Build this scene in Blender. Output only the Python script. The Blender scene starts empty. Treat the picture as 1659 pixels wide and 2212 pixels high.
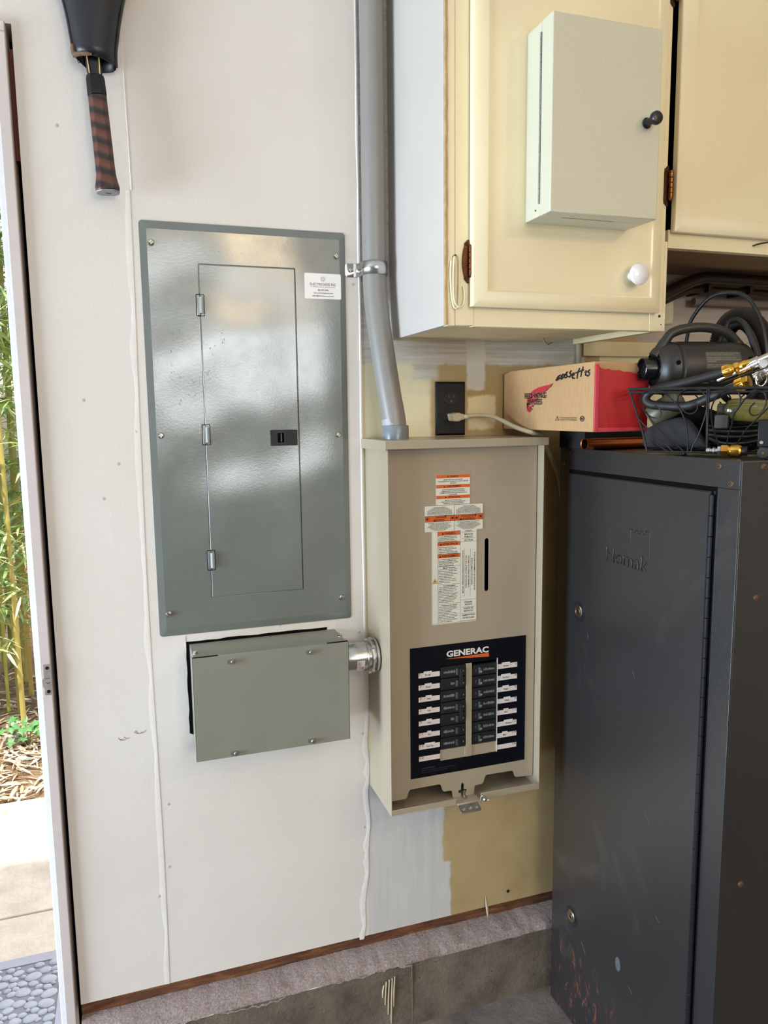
import bpy, bmesh, math, random
from mathutils import Vector, Matrix, noise as mnoise

random.seed(7)
scene = bpy.context.scene
COL = scene.collection

# ------------------------------------------------------------------ camera
CAM = Vector((0.0186, -1.5202, 1.3921))
YAW, PITCH, ROLL, FPX = math.radians(-18.6264), math.radians(-7.5496), math.radians(-0.6844), 1631.9
fwd = Vector((-math.sin(YAW) * math.cos(PITCH), math.cos(YAW) * math.cos(PITCH), math.sin(PITCH)))
rgt = Vector((math.cos(YAW), math.sin(YAW), 0))
upv = rgt.cross(fwd)
r2 = math.cos(ROLL) * rgt + math.sin(ROLL) * upv
u2 = -math.sin(ROLL) * rgt + math.cos(ROLL) * upv
cd = bpy.data.cameras.new('camera')
cam = bpy.data.objects.new('camera', cd)
COL.objects.link(cam)
cam.matrix_world = Matrix(((r2.x, u2.x, -fwd.x, CAM.x), (r2.y, u2.y, -fwd.y, CAM.y), (r2.z, u2.z, -fwd.z, CAM.z), (0, 0, 0, 1)))
cd.sensor_fit = 'VERTICAL'
cd.sensor_height = 32.0
cd.sensor_width = 24.0
cd.lens = FPX / 2212 * 32.0
cd.clip_start = 0.02
scene.camera = cam

# ------------------------------------------------------------------ world, sun, lights, exposure
scene.view_settings.view_transform = 'Standard'
scene.view_settings.look = 'None'
scene.view_settings.gamma = 1.0
scene.view_settings.use_curve_mapping = False
scene.view_settings.exposure = 0.13

w = bpy.data.worlds.new('sky_world'); scene.world = w; w.use_nodes = True
nt = w.node_tree; nt.nodes.clear()
wo = nt.nodes.new('ShaderNodeOutputWorld'); bg = nt.nodes.new('ShaderNodeBackground'); sk = nt.nodes.new('ShaderNodeTexSky')
sk.sky_type = 'NISHITA'; sk.sun_disc = False; sk.sun_elevation = math.radians(55); sk.sun_rotation = math.radians(60); sk.dust_density = 3.0
bg.inputs['Strength'].default_value = 0.45
nt.links.new(sk.outputs[0], bg.inputs[0]); nt.links.new(bg.outputs[0], wo.inputs[0])


def light(name, typ, loc, target, energy, color, **k):
    l = bpy.data.lights.new(name, typ); l.energy = energy; l.color = color
    for a, v in k.items(): setattr(l, a, v)
    o = bpy.data.objects.new(name, l); COL.objects.link(o); o.location = loc
    o.rotation_euler = (Vector(target) - Vector(loc)).to_track_quat('-Z', 'Y').to_euler()
    return o


light('sun', 'SUN', (-3.5, -1, 8), (-1.0, 1.6, 0), 6.0, (1.0, 0.96, 0.88), angle=0.02)
# daylight entering through the open side doorway (left) and the window behind the camera
light('doorway_daylight', 'AREA', (-2.66, -0.74, 0.88), (0.0, -0.74, 0.88), 158.0, (0.66, 0.82, 1.0), shape='RECTANGLE', size=1.15, size_y=1.6)
light('window_daylight', 'AREA', (0.75, -4.92, 1.80), (0.75, 0, 1.80), 42.0, (0.95, 0.97, 0.97), shape='RECTANGLE', size=1.7, size_y=0.9)
WARM = (1.0, 0.74, 0.43)

# ------------------------------------------------------------------ material helpers
def lin(c):
    return tuple((v / 255 / 12.92) if v / 255 <= 0.04045 else ((v / 255 + 0.055) / 1.055) ** 2.4 for v in c[:3])


def newmat(name):
    m = bpy.data.materials.new(name); m.use_nodes = True
    return m, m.node_tree, m.node_tree.nodes['Principled BSDF']


def noise(nt, scale, detail=4, rough=0.55, coord='Object', stretch=None, dist=0.0):
    tc = nt.nodes.new('ShaderNodeTexCoord'); n = nt.nodes.new('ShaderNodeTexNoise')
    n.inputs['Scale'].default_value = scale; n.inputs['Detail'].default_value = detail; n.inputs['Roughness'].default_value = rough
    n.inputs['Distortion'].default_value = dist
    src = tc.outputs[coord]
    if stretch:
        mp = nt.nodes.new('ShaderNodeMapping'); mp.inputs['Scale'].default_value = stretch
        nt.links.new(src, mp.inputs[0]); src = mp.outputs[0]
    nt.links.new(src, n.inputs['Vector'])
    return n.outputs['Fac']


def ramp(nt, fac, stops):
    r = nt.nodes.new('ShaderNodeValToRGB'); e = r.color_ramp.elements
    while len(e) < len(stops): e.new(0.5)
    for i, (p, c) in enumerate(stops):
        e[i].position = p; e[i].color = (*c, 1)
    nt.links.new(fac, r.inputs[0]); return r.outputs[0]


def mixc(nt, fac, a, b):
    m = nt.nodes.new('ShaderNodeMix'); m.data_type = 'RGBA'
    if hasattr(fac, 'is_linked'): nt.links.new(fac, m.inputs[0])
    else: m.inputs[0].default_value = fac
    for s, v in ((m.inputs[6], a), (m.inputs[7], b)):
        if isinstance(v, tuple): s.default_value = (*v, 1)
        else: nt.links.new(v, s)
    return m.outputs[2]


def math2(nt, op, a, b=None):
    m = nt.nodes.new('ShaderNodeMath'); m.operation = op
    for i, v in enumerate((a, b)):
        if v is None: continue
        if hasattr(v, 'is_linked'): nt.links.new(v, m.inputs[i])
        else: m.inputs[i].default_value = v
    return m.outputs[0]


def bump(nt, b, height, strength, dist=0.001):
    n = nt.nodes.new('ShaderNodeBump'); n.inputs['Strength'].default_value = strength; n.inputs['Distance'].default_value = dist
    nt.links.new(height, n.inputs['Height']); nt.links.new(n.outputs[0], b.inputs['Normal'])


MATS = {}
def M(name, rgb, rough=0.5, metal=0.0, var=0.0, vscale=6.0, bmp=0.0, bscale=200.0, bdist=0.0006, spec=0.5, coat=0.0, stretch=None, emit=0.0, trans=0.0):
    if name in MATS: return MATS[name]
    m, nt, b = newmat(name)
    c = lin(rgb)
    b.inputs['Base Color'].default_value = (*c, 1); b.inputs['Roughness'].default_value = rough; b.inputs['Metallic'].default_value = metal
    b.inputs['Specular IOR Level'].default_value = spec; b.inputs['Coat Weight'].default_value = coat
    if trans: b.inputs['Transmission Weight'].default_value = trans
    if var:
        f = noise(nt, vscale, stretch=stretch)
        nt.links.new(ramp(nt, f, [(0.3, tuple(v * (1 - var) for v in c)), (0.7, tuple(min(1, v * (1 + var * 0.6)) for v in c))]), b.inputs['Base Color'])
    if bmp: bump(nt, b, noise(nt, bscale, 3), bmp, bdist)
    if emit:
        b.inputs['Emission Color'].default_value = (*c, 1); b.inputs['Emission Strength'].default_value = emit
    MATS[name] = m
    return m


def boxmask(nt, X, Z, x0, x1, z0, z1, s=0.004):
    def ss(v, a):
        mr = nt.nodes.new('ShaderNodeMapRange'); mr.interpolation_type = 'SMOOTHSTEP'
        nt.links.new(v, mr.inputs[0]); mr.inputs[1].default_value = a - s; mr.inputs[2].default_value = a + s
        return mr.outputs[0]
    def inv(v): return math2(nt, 'SUBTRACT', 1.0, v)
    a = math2(nt, 'MULTIPLY', ss(X, x0), inv(ss(X, x1)))
    c = math2(nt, 'MULTIPLY', ss(Z, z0), inv(ss(Z, z1)))
    return math2(nt, 'MULTIPLY', a, c)


def wall_material():
    m, nt, b = newmat('painted_wall_board')
    tc = nt.nodes.new('ShaderNodeTexCoord')
    sep = nt.nodes.new('ShaderNodeSeparateXYZ'); nt.links.new(tc.outputs['Object'], sep.inputs[0])
    n1 = noise(nt, 22, 5, 0.6); n2 = noise(nt, 3.0, 4)
    wob = math2(nt, 'MULTIPLY', math2(nt, 'SUBTRACT', n1, 0.5), 0.022)
    nb = noise(nt, 31, 5, 0.6, dist=0.3)
    wob2 = math2(nt, 'MULTIPLY', math2(nt, 'SUBTRACT', nb, 0.5), 0.022)
    X = math2(nt, 'ADD', sep.outputs[0], wob); Z = math2(nt, 'ADD', sep.outputs[2], wob2)
    white = ramp(nt, n2, [(0.3, lin((218, 209, 198))), (0.7, lin((224, 216, 206)))])
    tan = ramp(nt, noise(nt, 9, 5), [(0.25, lin((172, 145, 100))), (0.75, lin((192, 166, 118)))])
    cream = lin((226, 214, 176)); primer = ramp(nt, noise(nt, 60, 3, stretch=(1, 1, 0.1)), [(0.3, lin((196, 191, 184))), (0.7, lin((206, 202, 196)))])
    brush = ramp(nt, noise(nt, 18, 5, 0.7, stretch=(0.15, 1, 6)), [(0.3, lin((186, 176, 158))), (0.65, lin((222, 216, 204)))])
    boards = ramp(nt, noise(nt, 10, 6, 0.65, stretch=(0.25, 1, 2.4)), [(0.3, lin((160, 146, 134))), (0.7, lin((196, 182, 170)))])
    col = tan
    col = mixc(nt, boxmask(nt, X, Z, 0.40, 0.668, -1, 0.62), col, primer)
    col = mixc(nt, boxmask(nt, X, Z, 0.40, 0.686, -1, 0.343), col, primer)
    col = mixc(nt, boxmask(nt, X, Z, 0.40, 0.640, 0.62, 9, 0.006), col, cream)
    col = mixc(nt, boxmask(nt, X, Z, 0.40, 1.02, 1.492, 9, 0.005), col, brush)
    col = mixc(nt, boxmask(nt, X, Z, 0.60, 0.655, 1.46, 9, 0.008), col, brush)
    col = mixc(nt, boxmask(nt, X, Z, 0.724, 0.768, 1.438, 1.6), col, lin((222, 216, 203)))
    col = mixc(nt, boxmask(nt, X, Z, 0.728, 0.792, 1.352, 1.424), col, lin((230, 214, 172)))
    col = mixc(nt, boxmask(nt, X, Z, 1.06, 9, 1.30, 1.53), col, cream)
    col = mixc(nt, boxmask(nt, X, sep.outputs[2], 1.16, 9, 1.535, 9), col, boards)
    col = mixc(nt, boxmask(nt, sep.outputs[0], sep.outputs[2], 0.482, 9, -1, 9, 0.0006), white, col)
    # greasy smudges with shapes of their own
    sm = ramp(nt, noise(nt, 7, 6, 0.7, dist=1.2), [(0.66, (0, 0, 0)), (0.80, (1, 1, 1))])
    smf = math2(nt, 'MULTIPLY', sm, 0.10)
    col = mixc(nt, smf, col, lin((150, 130, 110)))
    nt.links.new(col, b.inputs['Base Color'])
    b.inputs['Roughness'].default_value = 0.62; b.inputs['Specular IOR Level'].default_value = 0.35
    h = math2(nt, 'ADD', math2(nt, 'MULTIPLY', noise(nt, 260, 3), 0.25), noise(nt, 9, 5, 0.6))
    bump(nt, b, h, 0.35, 0.002)
    return m


def concrete(name, a, c, scale=14, bstr=0.8, bdist=0.004, pits=False, white=0.0):
    m, nt, b = newmat(name)
    col = ramp(nt, noise(nt, scale, 8, 0.65), [(0.3, lin(a)), (0.7, lin(c))])
    if white:
        f = ramp(nt, noise(nt, 230, 6, 0.75), [(0.42, (0, 0, 0)), (0.72, (1, 1, 1))])
        col = mixc(nt, math2(nt, 'MULTIPLY', f, white), col, lin((232, 222, 218)))
    if pits:
        v = nt.nodes.new('ShaderNodeTexVoronoi'); v.inputs['Scale'].default_value = 55
        tc = nt.nodes.new('ShaderNodeTexCoord'); nt.links.new(tc.outputs['Object'], v.inputs['Vector'])
        f = ramp(nt, v.outputs['Distance'], [(0.05, (1, 1, 1)), (0.12, (0, 0, 0))])
        g = ramp(nt, noise(nt, 26, 2), [(0.52, (0, 0, 0)), (0.58, (1, 1, 1))])
        col = mixc(nt, math2(nt, 'MULTIPLY', f, g), col, lin((52, 44, 38)))
    nt.links.new(col, b.inputs['Base Color']); b.inputs['Roughness'].default_value = 0.92; b.inputs['Specular IOR Level'].default_value = 0.2
    bump(nt, b, noise(nt, scale * 9, 6, 0.7), bstr, bdist)
    return m


# ------------------------------------------------------------------ mesh helpers
def B(): return bmesh.new()


def box(bm, x0, x1, y0, y1, z0, z1):
    x0, x1 = min(x0, x1), max(x0, x1); y0, y1 = min(y0, y1), max(y0, y1); z0, z1 = min(z0, z1), max(z0, z1)
    v = [bm.verts.new(p) for p in ((x0, y0, z0), (x1, y0, z0), (x1, y1, z0), (x0, y1, z0), (x0, y0, z1), (x1, y0, z1), (x1, y1, z1), (x0, y1, z1))]
    for f in ((3, 2, 1, 0), (4, 5, 6, 7), (0, 1, 5, 4), (1, 2, 6, 5), (2, 3, 7, 6), (3, 0, 4, 7)): bm.faces.new([v[i] for i in f])
    return bm


def prism(bm, pts, axis, a, b):
    """extrude a closed 2D outline: axis 'y' -> pts are (x,z); 'x' -> (y,z); 'z' -> (x,y)"""
    def P(p, t): return {'y': (p[0], t, p[1]), 'x': (t, p[0], p[1]), 'z': (p[0], p[1], t)}[axis]
    A = [bm.verts.new(P(p, a)) for p in pts]; Bv = [bm.verts.new(P(p, b)) for p in pts]
    n = len(pts)
    bm.faces.new(A); bm.faces.new(Bv[::-1])
    for i in range(n): bm.faces.new((A[i], Bv[i], Bv[(i + 1) % n], A[(i + 1) % n]))
    return bm


def rings(bm, x0, x1, z0, z1, steps, fill=True):
    """nested rectangles in the x-z plane: steps = [(inset, y), ...]; the last one filled"""
    prev = None
    for ins, y in steps:
        c = [bm.verts.new(p) for p in ((x0 + ins, y, z0 + ins), (x1 - ins, y, z0 + ins), (x1 - ins, y, z1 - ins), (x0 + ins, y, z1 - ins))]
        if prev:
            for i in range(4): bm.faces.new((prev[i], prev[(i + 1) % 4], c[(i + 1) % 4], c[i]))
        prev = c
    if fill: bm.faces.new(prev)
    return prev


def frame_of(d):
    d = d.normalized(); a = Vector((0, 0, 1)) if abs(d.z) < 0.9 else Vector((1, 0, 0))
    u = d.cross(a).normalized(); return u, d.cross(u).normalized()


def smooth_path(pts, n=8, closed=False):
    P = [Vector(p) for p in pts]
    if len(P) < 3: return P
    out = []
    N = len(P); rng = N if closed else N - 1
    for i in range(rng):
        g = (lambda k: P[k % N]) if closed else (lambda k: P[min(max(k, 0), N - 1)])
        p0, p1, p2, p3 = g(i - 1), g(i), g(i + 1), g(i + 2)
        for j in range(n):
            t = j / n
            out.append(0.5 * ((2 * p1) + (-p0 + p2) * t + (2 * p0 - 5 * p1 + 4 * p2 - p3) * t * t + (-p0 + 3 * p1 - 3 * p2 + p3) * t ** 3))
    if not closed: out.append(P[-1])
    return out


def tube(bm, pts, r, seg=10, smooth=0, closed=False, caps=True, flat=1.0):
    P = smooth_path(pts, smooth, closed) if smooth else [Vector(p) for p in pts]
    n = len(P); rs = r if isinstance(r, (list, tuple)) else None
    up = None; loops = []
    for i, p in enumerate(P):
        a = P[i - 1] if (i or closed) else P[0]; b = P[(i + 1) % n] if (i < n - 1 or closed) else P[-1]
        d = (b - a).normalized()
        if up is None: up, _ = frame_of(d)
        up = (up - d * up.dot(d)).normalized(); v = d.cross(up)
        rad = r if rs is None else rs[min(len(rs) - 1, int(i / max(1, n - 1) * (len(rs) - 1) + 0.5))]
        loops.append([bm.verts.new(p + up * (math.cos(2 * math.pi * k / seg) * rad) + v * (math.sin(2 * math.pi * k / seg) * rad * flat)) for k in range(seg)])
    for i in range(n if closed else n - 1):
        A, C = loops[i], loops[(i + 1) % n]
        for k in range(seg): bm.faces.new((A[k], A[(k + 1) % seg], C[(k + 1) % seg], C[k]))
    if caps and not closed:
        bm.faces.new(loops[0][::-1]); bm.faces.new(loops[-1])
    return bm


def lathe(bm, org, axis, prof, seg=24, caps=True):
    """prof = [(distance along the axis, radius), ...]"""
    o = Vector(org); d = Vector(axis).normalized(); u, v = frame_of(d); loops = []
    for t, r in prof:
        loops.append([bm.verts.new(o + d * t + u * (math.cos(2 * math.pi * k / seg) * r) + v * (math.sin(2 * math.pi * k / seg) * r)) for k in range(seg)])
    for A, C in zip(loops, loops[1:]):
        for k in range(seg): bm.faces.new((A[k], A[(k + 1) % seg], C[(k + 1) % seg], C[k]))
    if caps: bm.faces.new(loops[0][::-1]); bm.faces.new(loops[-1])
    return bm


def hexa(bm, org, axis, r, a, b): return lathe(bm, org, axis, [(a, r * 0.93), (a + (b - a) * 0.15, r), (b - (b - a) * 0.15, r), (b, r * 0.93)], 6)


def rrect(x0, x1, z0, z1, r, n=5):
    o = []
    for cx, cz, a0 in ((x1 - r, z1 - r, 0), (x0 + r, z1 - r, 90), (x0 + r, z0 + r, 180), (x1 - r, z0 + r, 270)):
        for k in range(n + 1):
            a = math.radians(a0 + 90 * k / n); o.append((cx + r * math.cos(a), cz + r * math.sin(a)))
    return o


def roundpoly(pts, r, n=4):
    out = []; N = len(pts)
    for i in range(N):
        p = Vector(pts[i]); a = Vector(pts[i - 1]) - p; b = Vector(pts[(i + 1) % N]) - p
        rr = min(r, a.length * 0.45, b.length * 0.45)
        p0 = p + a.normalized() * rr; p2 = p + b.normalized() * rr
        for k in range(n + 1):
            t = k / n; q = p0 * (1 - t) ** 2 + p * 2 * t * (1 - t) + p2 * t * t; out.append((q.x, q.y))
    return out


def plate(bm, outlines, y0, y1):
    """flat sheet with holes in the x-z plane, between y0 (front) and y1"""
    cu = bpy.data.curves.new('t', 'CURVE'); cu.dimensions = '2D'; cu.fill_mode = 'BOTH'; cu.extrude = abs(y1 - y0) / 2
    for pts in outlines:
        s = cu.splines.new('POLY'); s.points.add(len(pts) - 1); s.use_cyclic_u = True
        for p, q in zip(s.points, pts): p.co = (q[0], q[1], 0, 1)
    o = bpy.data.objects.new('t', cu); me = bpy.data.meshes.new_from_object(o)
    ym = (y0 + y1) / 2
    me.transform(Matrix(((1, 0, 0, 0), (0, 0, -1, ym), (0, 1, 0, 0), (0, 0, 0, 1))))
    bm.from_mesh(me)
    bpy.data.objects.remove(o); bpy.data.curves.remove(cu); bpy.data.meshes.remove(me)
    bmesh.ops.remove_doubles(bm, verts=bm.verts, dist=1e-6)
    return bm


def rot(bm, M4, verts=None):
    bmesh.ops.transform(bm, matrix=M4, verts=verts or bm.verts); return bm


def org(o):
    while o.parent: o = o.parent
    return Vector(o.location)


def obj(name, bm, mat, parent=None, bev=0.0, smooth=True, ang=35, seg=2, label=None, norm=True):
    if norm: bmesh.ops.recalc_face_normals(bm, faces=bm.faces)
    me = bpy.data.meshes.new(name)
    bm.to_mesh(me); bm.free()
    o = bpy.data.objects.new(name, me); COL.objects.link(o)
    me.materials.append(mat)
    if parent:
        o.parent = parent; me.transform(Matrix.Translation(-org(parent)))
    if smooth and len(me.polygons):
        me.polygons.foreach_set('use_smooth', [True] * len(me.polygons))
        me.set_sharp_from_angle(angle=math.radians(ang))
    if bev:
        md = o.modifiers.new('bevel', 'BEVEL'); md.width = bev; md.segments = seg; md.limit_method = 'ANGLE'; md.angle_limit = math.radians(40); md.harden_normals = False
    if label: o['label'] = label
    return o


def tag(o, label, cat, group=None, kind=None):
    o['label'] = label; o['category'] = cat
    if group: o['group'] = group
    if kind: o['kind'] = kind
    return o


def thing(name, loc, label, cat, group=None):
    o = bpy.data.objects.new(name, None); COL.objects.link(o); o.location = loc; o.empty_display_size = 0.02
    return tag(o, label, cat, group)


def struct(name, bm, mat, parent=None, **k):
    o = obj(name, bm, mat, parent, **k)
    if not parent: o['kind'] = 'structure'
    return o


# lettering: real flat letters lying on a surface
def letter_mesh(s, bold=0.0, shear=0.0):
    cu = bpy.data.curves.new('t', 'FONT'); cu.body = s; cu.size = 1.0; cu.offset = bold; cu.shear = shear; cu.resolution_u = 2; cu.align_x = 'LEFT'
    o = bpy.data.objects.new('t', cu); COL.objects.link(o)
    dg = bpy.context.evaluated_depsgraph_get(); dg.update()
    me = bpy.data.meshes.new_from_object(o.evaluated_get(dg))
    bpy.data.objects.remove(o); bpy.data.curves.remove(cu)
    return me


def write(bm, lines, plane='y', at=0.0):
    """lines = (text, cx, cz, cap height, width or None, dict(align, rot, bold, shear)); plane 'y' faces -y, 'x' faces -x (there cx is y)"""
    for ln in lines:
        s, cx, cz, h, wd = ln[:5]; k = ln[5] if len(ln) > 5 else {}
        me = letter_mesh(s, k.get('bold', 0.012), k.get('shear', 0.0))
        if not len(me.vertices): continue
        xs = [v.co.x for v in me.vertices]; x0, x1 = min(xs), max(xs)
        sy = h / 0.71; sx = wd / (x1 - x0) if wd else sy * k.get('cond', 1.0)
        al = k.get('align', 'C'); ox = {'C': (x0 + x1) / 2, 'L': x0, 'R': x1}[al]
        a = math.radians(k.get('rot', 0)); ca, sa = math.cos(a), math.sin(a)
        for v in me.vertices:
            px = (v.co.x - ox) * sx; py = (v.co.y - 0.355) * sy
            qx = px * ca - py * sa; qy = px * sa + py * ca
            v.co = (cx + qx, at, cz + qy) if plane == 'y' else (at, cx - qx, cz + qy)
        bm.from_mesh(me); bpy.data.meshes.remove(me)
    return bm


def quad(bm, x0, x1, z0, z1, y):
    bm.faces.new([bm.verts.new(p) for p in ((x0, y, z0), (x1, y, z0), (x1, y, z1), (x0, y, z1))]); return bm


def screw_bm(c, axis, r, h=0.6, slot=True):
    bm = B(); lathe(bm, c, axis, [(-r * 0.2, r * 1.0), (0.0, r), (r * h * 0.6, r * 0.85), (r * h, r * 0.45)], 14)
    if slot:
        d = Vector(axis).normalized(); u, v = frame_of(d); c = Vector(c) + d * (r * h * 0.86)
        for a, b in ((u, v), (v, u)):
            q = [c + a * (r * 0.6 * i) + b * (r * 0.14 * j) + d * (0.3 * r * k) for i, j, k in ((-1, -1, 0), (1, -1, 0), (1, 1, 0), (-1, 1, 0), (-1, -1, 1), (1, -1, 1), (1, 1, 1), (-1, 1, 1))]
            vv = [bm.verts.new(p) for p in q]
            for f in ((3, 2, 1, 0), (4, 5, 6, 7), (0, 1, 5, 4), (1, 2, 6, 5), (2, 3, 7, 6), (3, 0, 4, 7)): bm.faces.new([vv[i] for i in f])
    return bm


def irregular_strip(bm, x, wl, wr, z0, z1, y, th, n=60, lean=0.0):
    L = []
    for i in range(n + 1):
        t = i / n; z = z0 + (z1 - z0) * t; xx = x(t) if callable(x) else x
        a = wl * (0.45 + 0.55 * (0.5 + 0.5 * math.sin(i * 0.45 + 2 * math.sin(i * 0.17))) + 0.25 * random.random()); b = wr * (0.8 + 0.35 * random.random())
        L.append([bm.verts.new(p) for p in ((xx - a, y, z), (xx - a * 0.4, y - th, z), (xx + b * 0.6, y - th, z), (xx + b, y, z))])
    for A, C in zip(L, L[1:]):
        for k in range(3): bm.faces.new((A[k], A[k + 1], C[k + 1], C[k]))
    return bm


# ------------------------------------------------------------------ materials
WALL = wall_material()
CEIL = M('ceiling_paint', (232, 232, 230), 0.9, var=0.06)
ROOM = M('garage_board', (150, 138, 122), 0.85, var=0.15, vscale=3)
FLOOR = concrete('garage_concrete', (96, 86, 80), (138, 124, 116), 7, 0.8, 0.004)
CURB = concrete('rough_curb', (104, 91, 76), (152, 137, 118), 13, 1.0, 0.010, pits=True)
LEDGE = concrete('dusty_ledge', (140, 119, 110), (166, 146, 137), 9, 1.0, 0.008, white=0.45)
SILLW, nt_, b_ = newmat('old_sill_wood')
nt_.links.new(ramp(nt_, noise(nt_, 14, 8, 0.75, stretch=(0.5, 1, 4), dist=1.0), [(0.28, lin((34, 18, 11))), (0.5, lin((104, 62, 35))), (0.72, lin((158, 106, 64)))]), b_.inputs['Base Color'])
b_.inputs['Roughness'].default_value = 0.85; bump(nt_, b_, noise(nt_, 60, 6, 0.7, stretch=(0.2, 1, 3)), 0.8, 0.002)
TRIM = M('jamb_paint', (204, 191, 184), 0.55, var=0.05, vscale=9, bmp=0.2, bscale=60)
TRIMW = M('outer_trim_paint', (224, 222, 220), 0.6, var=0.05, vscale=12)
CAULK = M('caulk', (222, 213, 203), 0.6, var=0.05, vscale=30)
DARK = M('dark_gap', (10, 9, 8), 0.95, spec=0.1)
REDWOOD = M('raw_shim_wood', (98, 46, 30), 0.8, var=0.3, vscale=20)
GREY, nt_, b_ = newmat('grey_panel_enamel')
_c = ramp(nt_, noise(nt_, 5, 6, 0.6), [(0.35, lin((106, 110, 103))), (0.7, lin((112, 116, 109)))])
_s = ramp(nt_, noise(nt_, 45, 6, 0.75, dist=1.5), [(0.69, (0, 0, 0)), (0.76, (1, 1, 1))])
nt_.links.new(mixc(nt_, math2(nt_, 'MULTIPLY', _s, 0.12), _c, lin((70, 72, 68))), b_.inputs['Base Color'])
nt_.links.new(ramp(nt_, noise(nt_, 40, 5, 0.6), [(0.3, (0.18,) * 3), (0.7, (0.23,) * 3)]), b_.inputs['Roughness'])
b_.inputs['Specular IOR Level'].default_value = 1.0; b_.inputs['Coat Weight'].default_value = 0.2; b_.inputs['Coat Roughness'].default_value = 0.2
bump(nt_, b_, math2(nt_, 'ADD', noise(nt_, 4.0, 1), math2(nt_, 'MULTIPLY', noise(nt_, 300, 2), 0.006)), 1.0, 0.016)
GREY2 = M('grey_trough_enamel', (134, 132, 118), 0.42, var=0.04, vscale=9, bmp=0.12, bscale=420, bdist=0.0003)
STEEL = M('zinc_steel', (196, 196, 192), 0.28, 1.0, var=0.12, vscale=60)
SCREW = M('screw_steel', (186, 182, 172), 0.25, 1.0)
GALV = M('galvanised_tube', (188, 188, 184), 0.24, 1.0, var=0.2, vscale=40)
PVC = M('grey_pvc', (136, 131, 123), 0.38, var=0.04, vscale=14, bmp=0.05, bscale=30)
TANB = M('beige_enclosure', (166, 151, 127), 0.3, bmp=0.1, bscale=500, bdist=0.0002)
SHEET = M('navy_black_sheet', (6, 8, 18), 0.4, spec=0.2)
PAPER = M('label_paper', (224, 216, 204), 0.5)
STRIPP = M('strip_paper', (226, 208, 200), 0.5)
LABELW = M('warning_label', (224, 219, 200), 0.4)
ORANGE = M('warning_orange', (214, 96, 24), 0.4)
INK = M('black_ink', (20, 18, 18), 0.6)
INKW = M('light_ink', (222, 216, 208), 0.5)
INKG = M('grey_ink', (150, 150, 150), 0.6)
INKD = M('dim_ink', (66, 66, 72), 0.6)
YELL = M('hazard_yellow', (226, 182, 60), 0.5)
BRK = M('breaker_plastic', (24, 24, 25), 0.45, bmp=0.1, bscale=300)
WHITEP = M('white_board_paint', (194, 185, 174), 0.55, var=0.04, vscale=5, bmp=0.25, bscale=14, bdist=0.002)
CREAM = M('cream_paint', (238, 223, 184), 0.42, var=0.035, vscale=6, bmp=0.15, bscale=40)
RAW = M('raw_edge_wood', (186, 152, 108), 0.8, var=0.25, vscale=60)
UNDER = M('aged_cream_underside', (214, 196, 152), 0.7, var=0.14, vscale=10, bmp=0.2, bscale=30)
KEYB = M('khaki_textured_steel', (204, 200, 176), 0.42, var=0.02, bmp=0.35, bscale=260, bdist=0.0006)
BLK = M('black_plastic', (15, 14, 14), 0.4, spec=0.3)
KNOBB = M('black_knob', (22, 24, 25), 0.3)
PORC = M('white_porcelain', (236, 230, 228), 0.12, coat=0.5)
BRASSD = M('antique_copper_hinge', (84, 52, 32), 0.38, 0.9, var=0.3, vscale=80)
WIRE = M('cream_painted_wire', (226, 214, 180), 0.5)
VINYL = M('black_vinyl', (24, 23, 27), 0.38, var=0.2, vscale=20, bmp=0.3, bscale=70, bdist=0.001)
WORN = M('worn_vinyl_edge', (110, 82, 60), 0.8, var=0.25, vscale=80)
GOLD = M('gold_stripe', (206, 176, 116), 0.4)
RACK = M('black_racket_paint', (16, 16, 18), 0.25)
COPPER = M('copper_pipe_metal', (198, 112, 62), 0.26, 1.0, var=0.15, vscale=30)
IRON = M('black_iron_wire', (24, 21, 20), 0.4, 0.3, var=0.4, vscale=90)
RUBBER = M('black_rubber', (30, 29, 28), 0.55)
PUMPM = M('pump_plastic', (38, 34, 30), 0.42, var=0.15, vscale=20)
BRASS = M('brass_fitting', (226, 176, 78), 0.2, 1.0)
CHROME = M('chrome_metal', (220, 218, 216), 0.08, 1.0)
OLIVE = M('olive_plastic', (98, 90, 42), 0.15, coat=0.6, var=0.2, vscale=30)
SAGE = M('sage_plastic', (92, 90, 68), 0.4)
CLOTH = M('charcoal_cloth', (40, 40, 42), 0.9, var=0.2, vscale=60)
RED = M('red_card', (178, 28, 28), 0.5, var=0.06, vscale=10)
REDL = M('red_card_edge', (196, 52, 70), 0.5)
REDI = M('red_print', (178, 36, 50), 0.6)
BULB = M('bulb_glow', (255, 214, 150), 0.4, emit=10.0)

KRAFT, nt_, b_ = newmat('kraft_card')
nt_.links.new(ramp(nt_, noise(nt_, 90, 5, 0.6, stretch=(1, 1.6, 0.5)), [(0.3, lin((178, 138, 94))), (0.7, lin((188, 149, 104)))]), b_.inputs['Base Color']); b_.inputs['Roughness'].default_value = 0.85

SAFE, nt_, b_ = newmat('hammered_black_enamel')
_c = ramp(nt_, noise(nt_, 4, 4), [(0.3, lin((29, 28, 28))), (0.7, lin((36, 35, 35)))])
_tc = nt_.nodes.new('ShaderNodeTexCoord'); _sp = nt_.nodes.new('ShaderNodeSeparateXYZ'); nt_.links.new(_tc.outputs['Object'], _sp.inputs[0])
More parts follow.
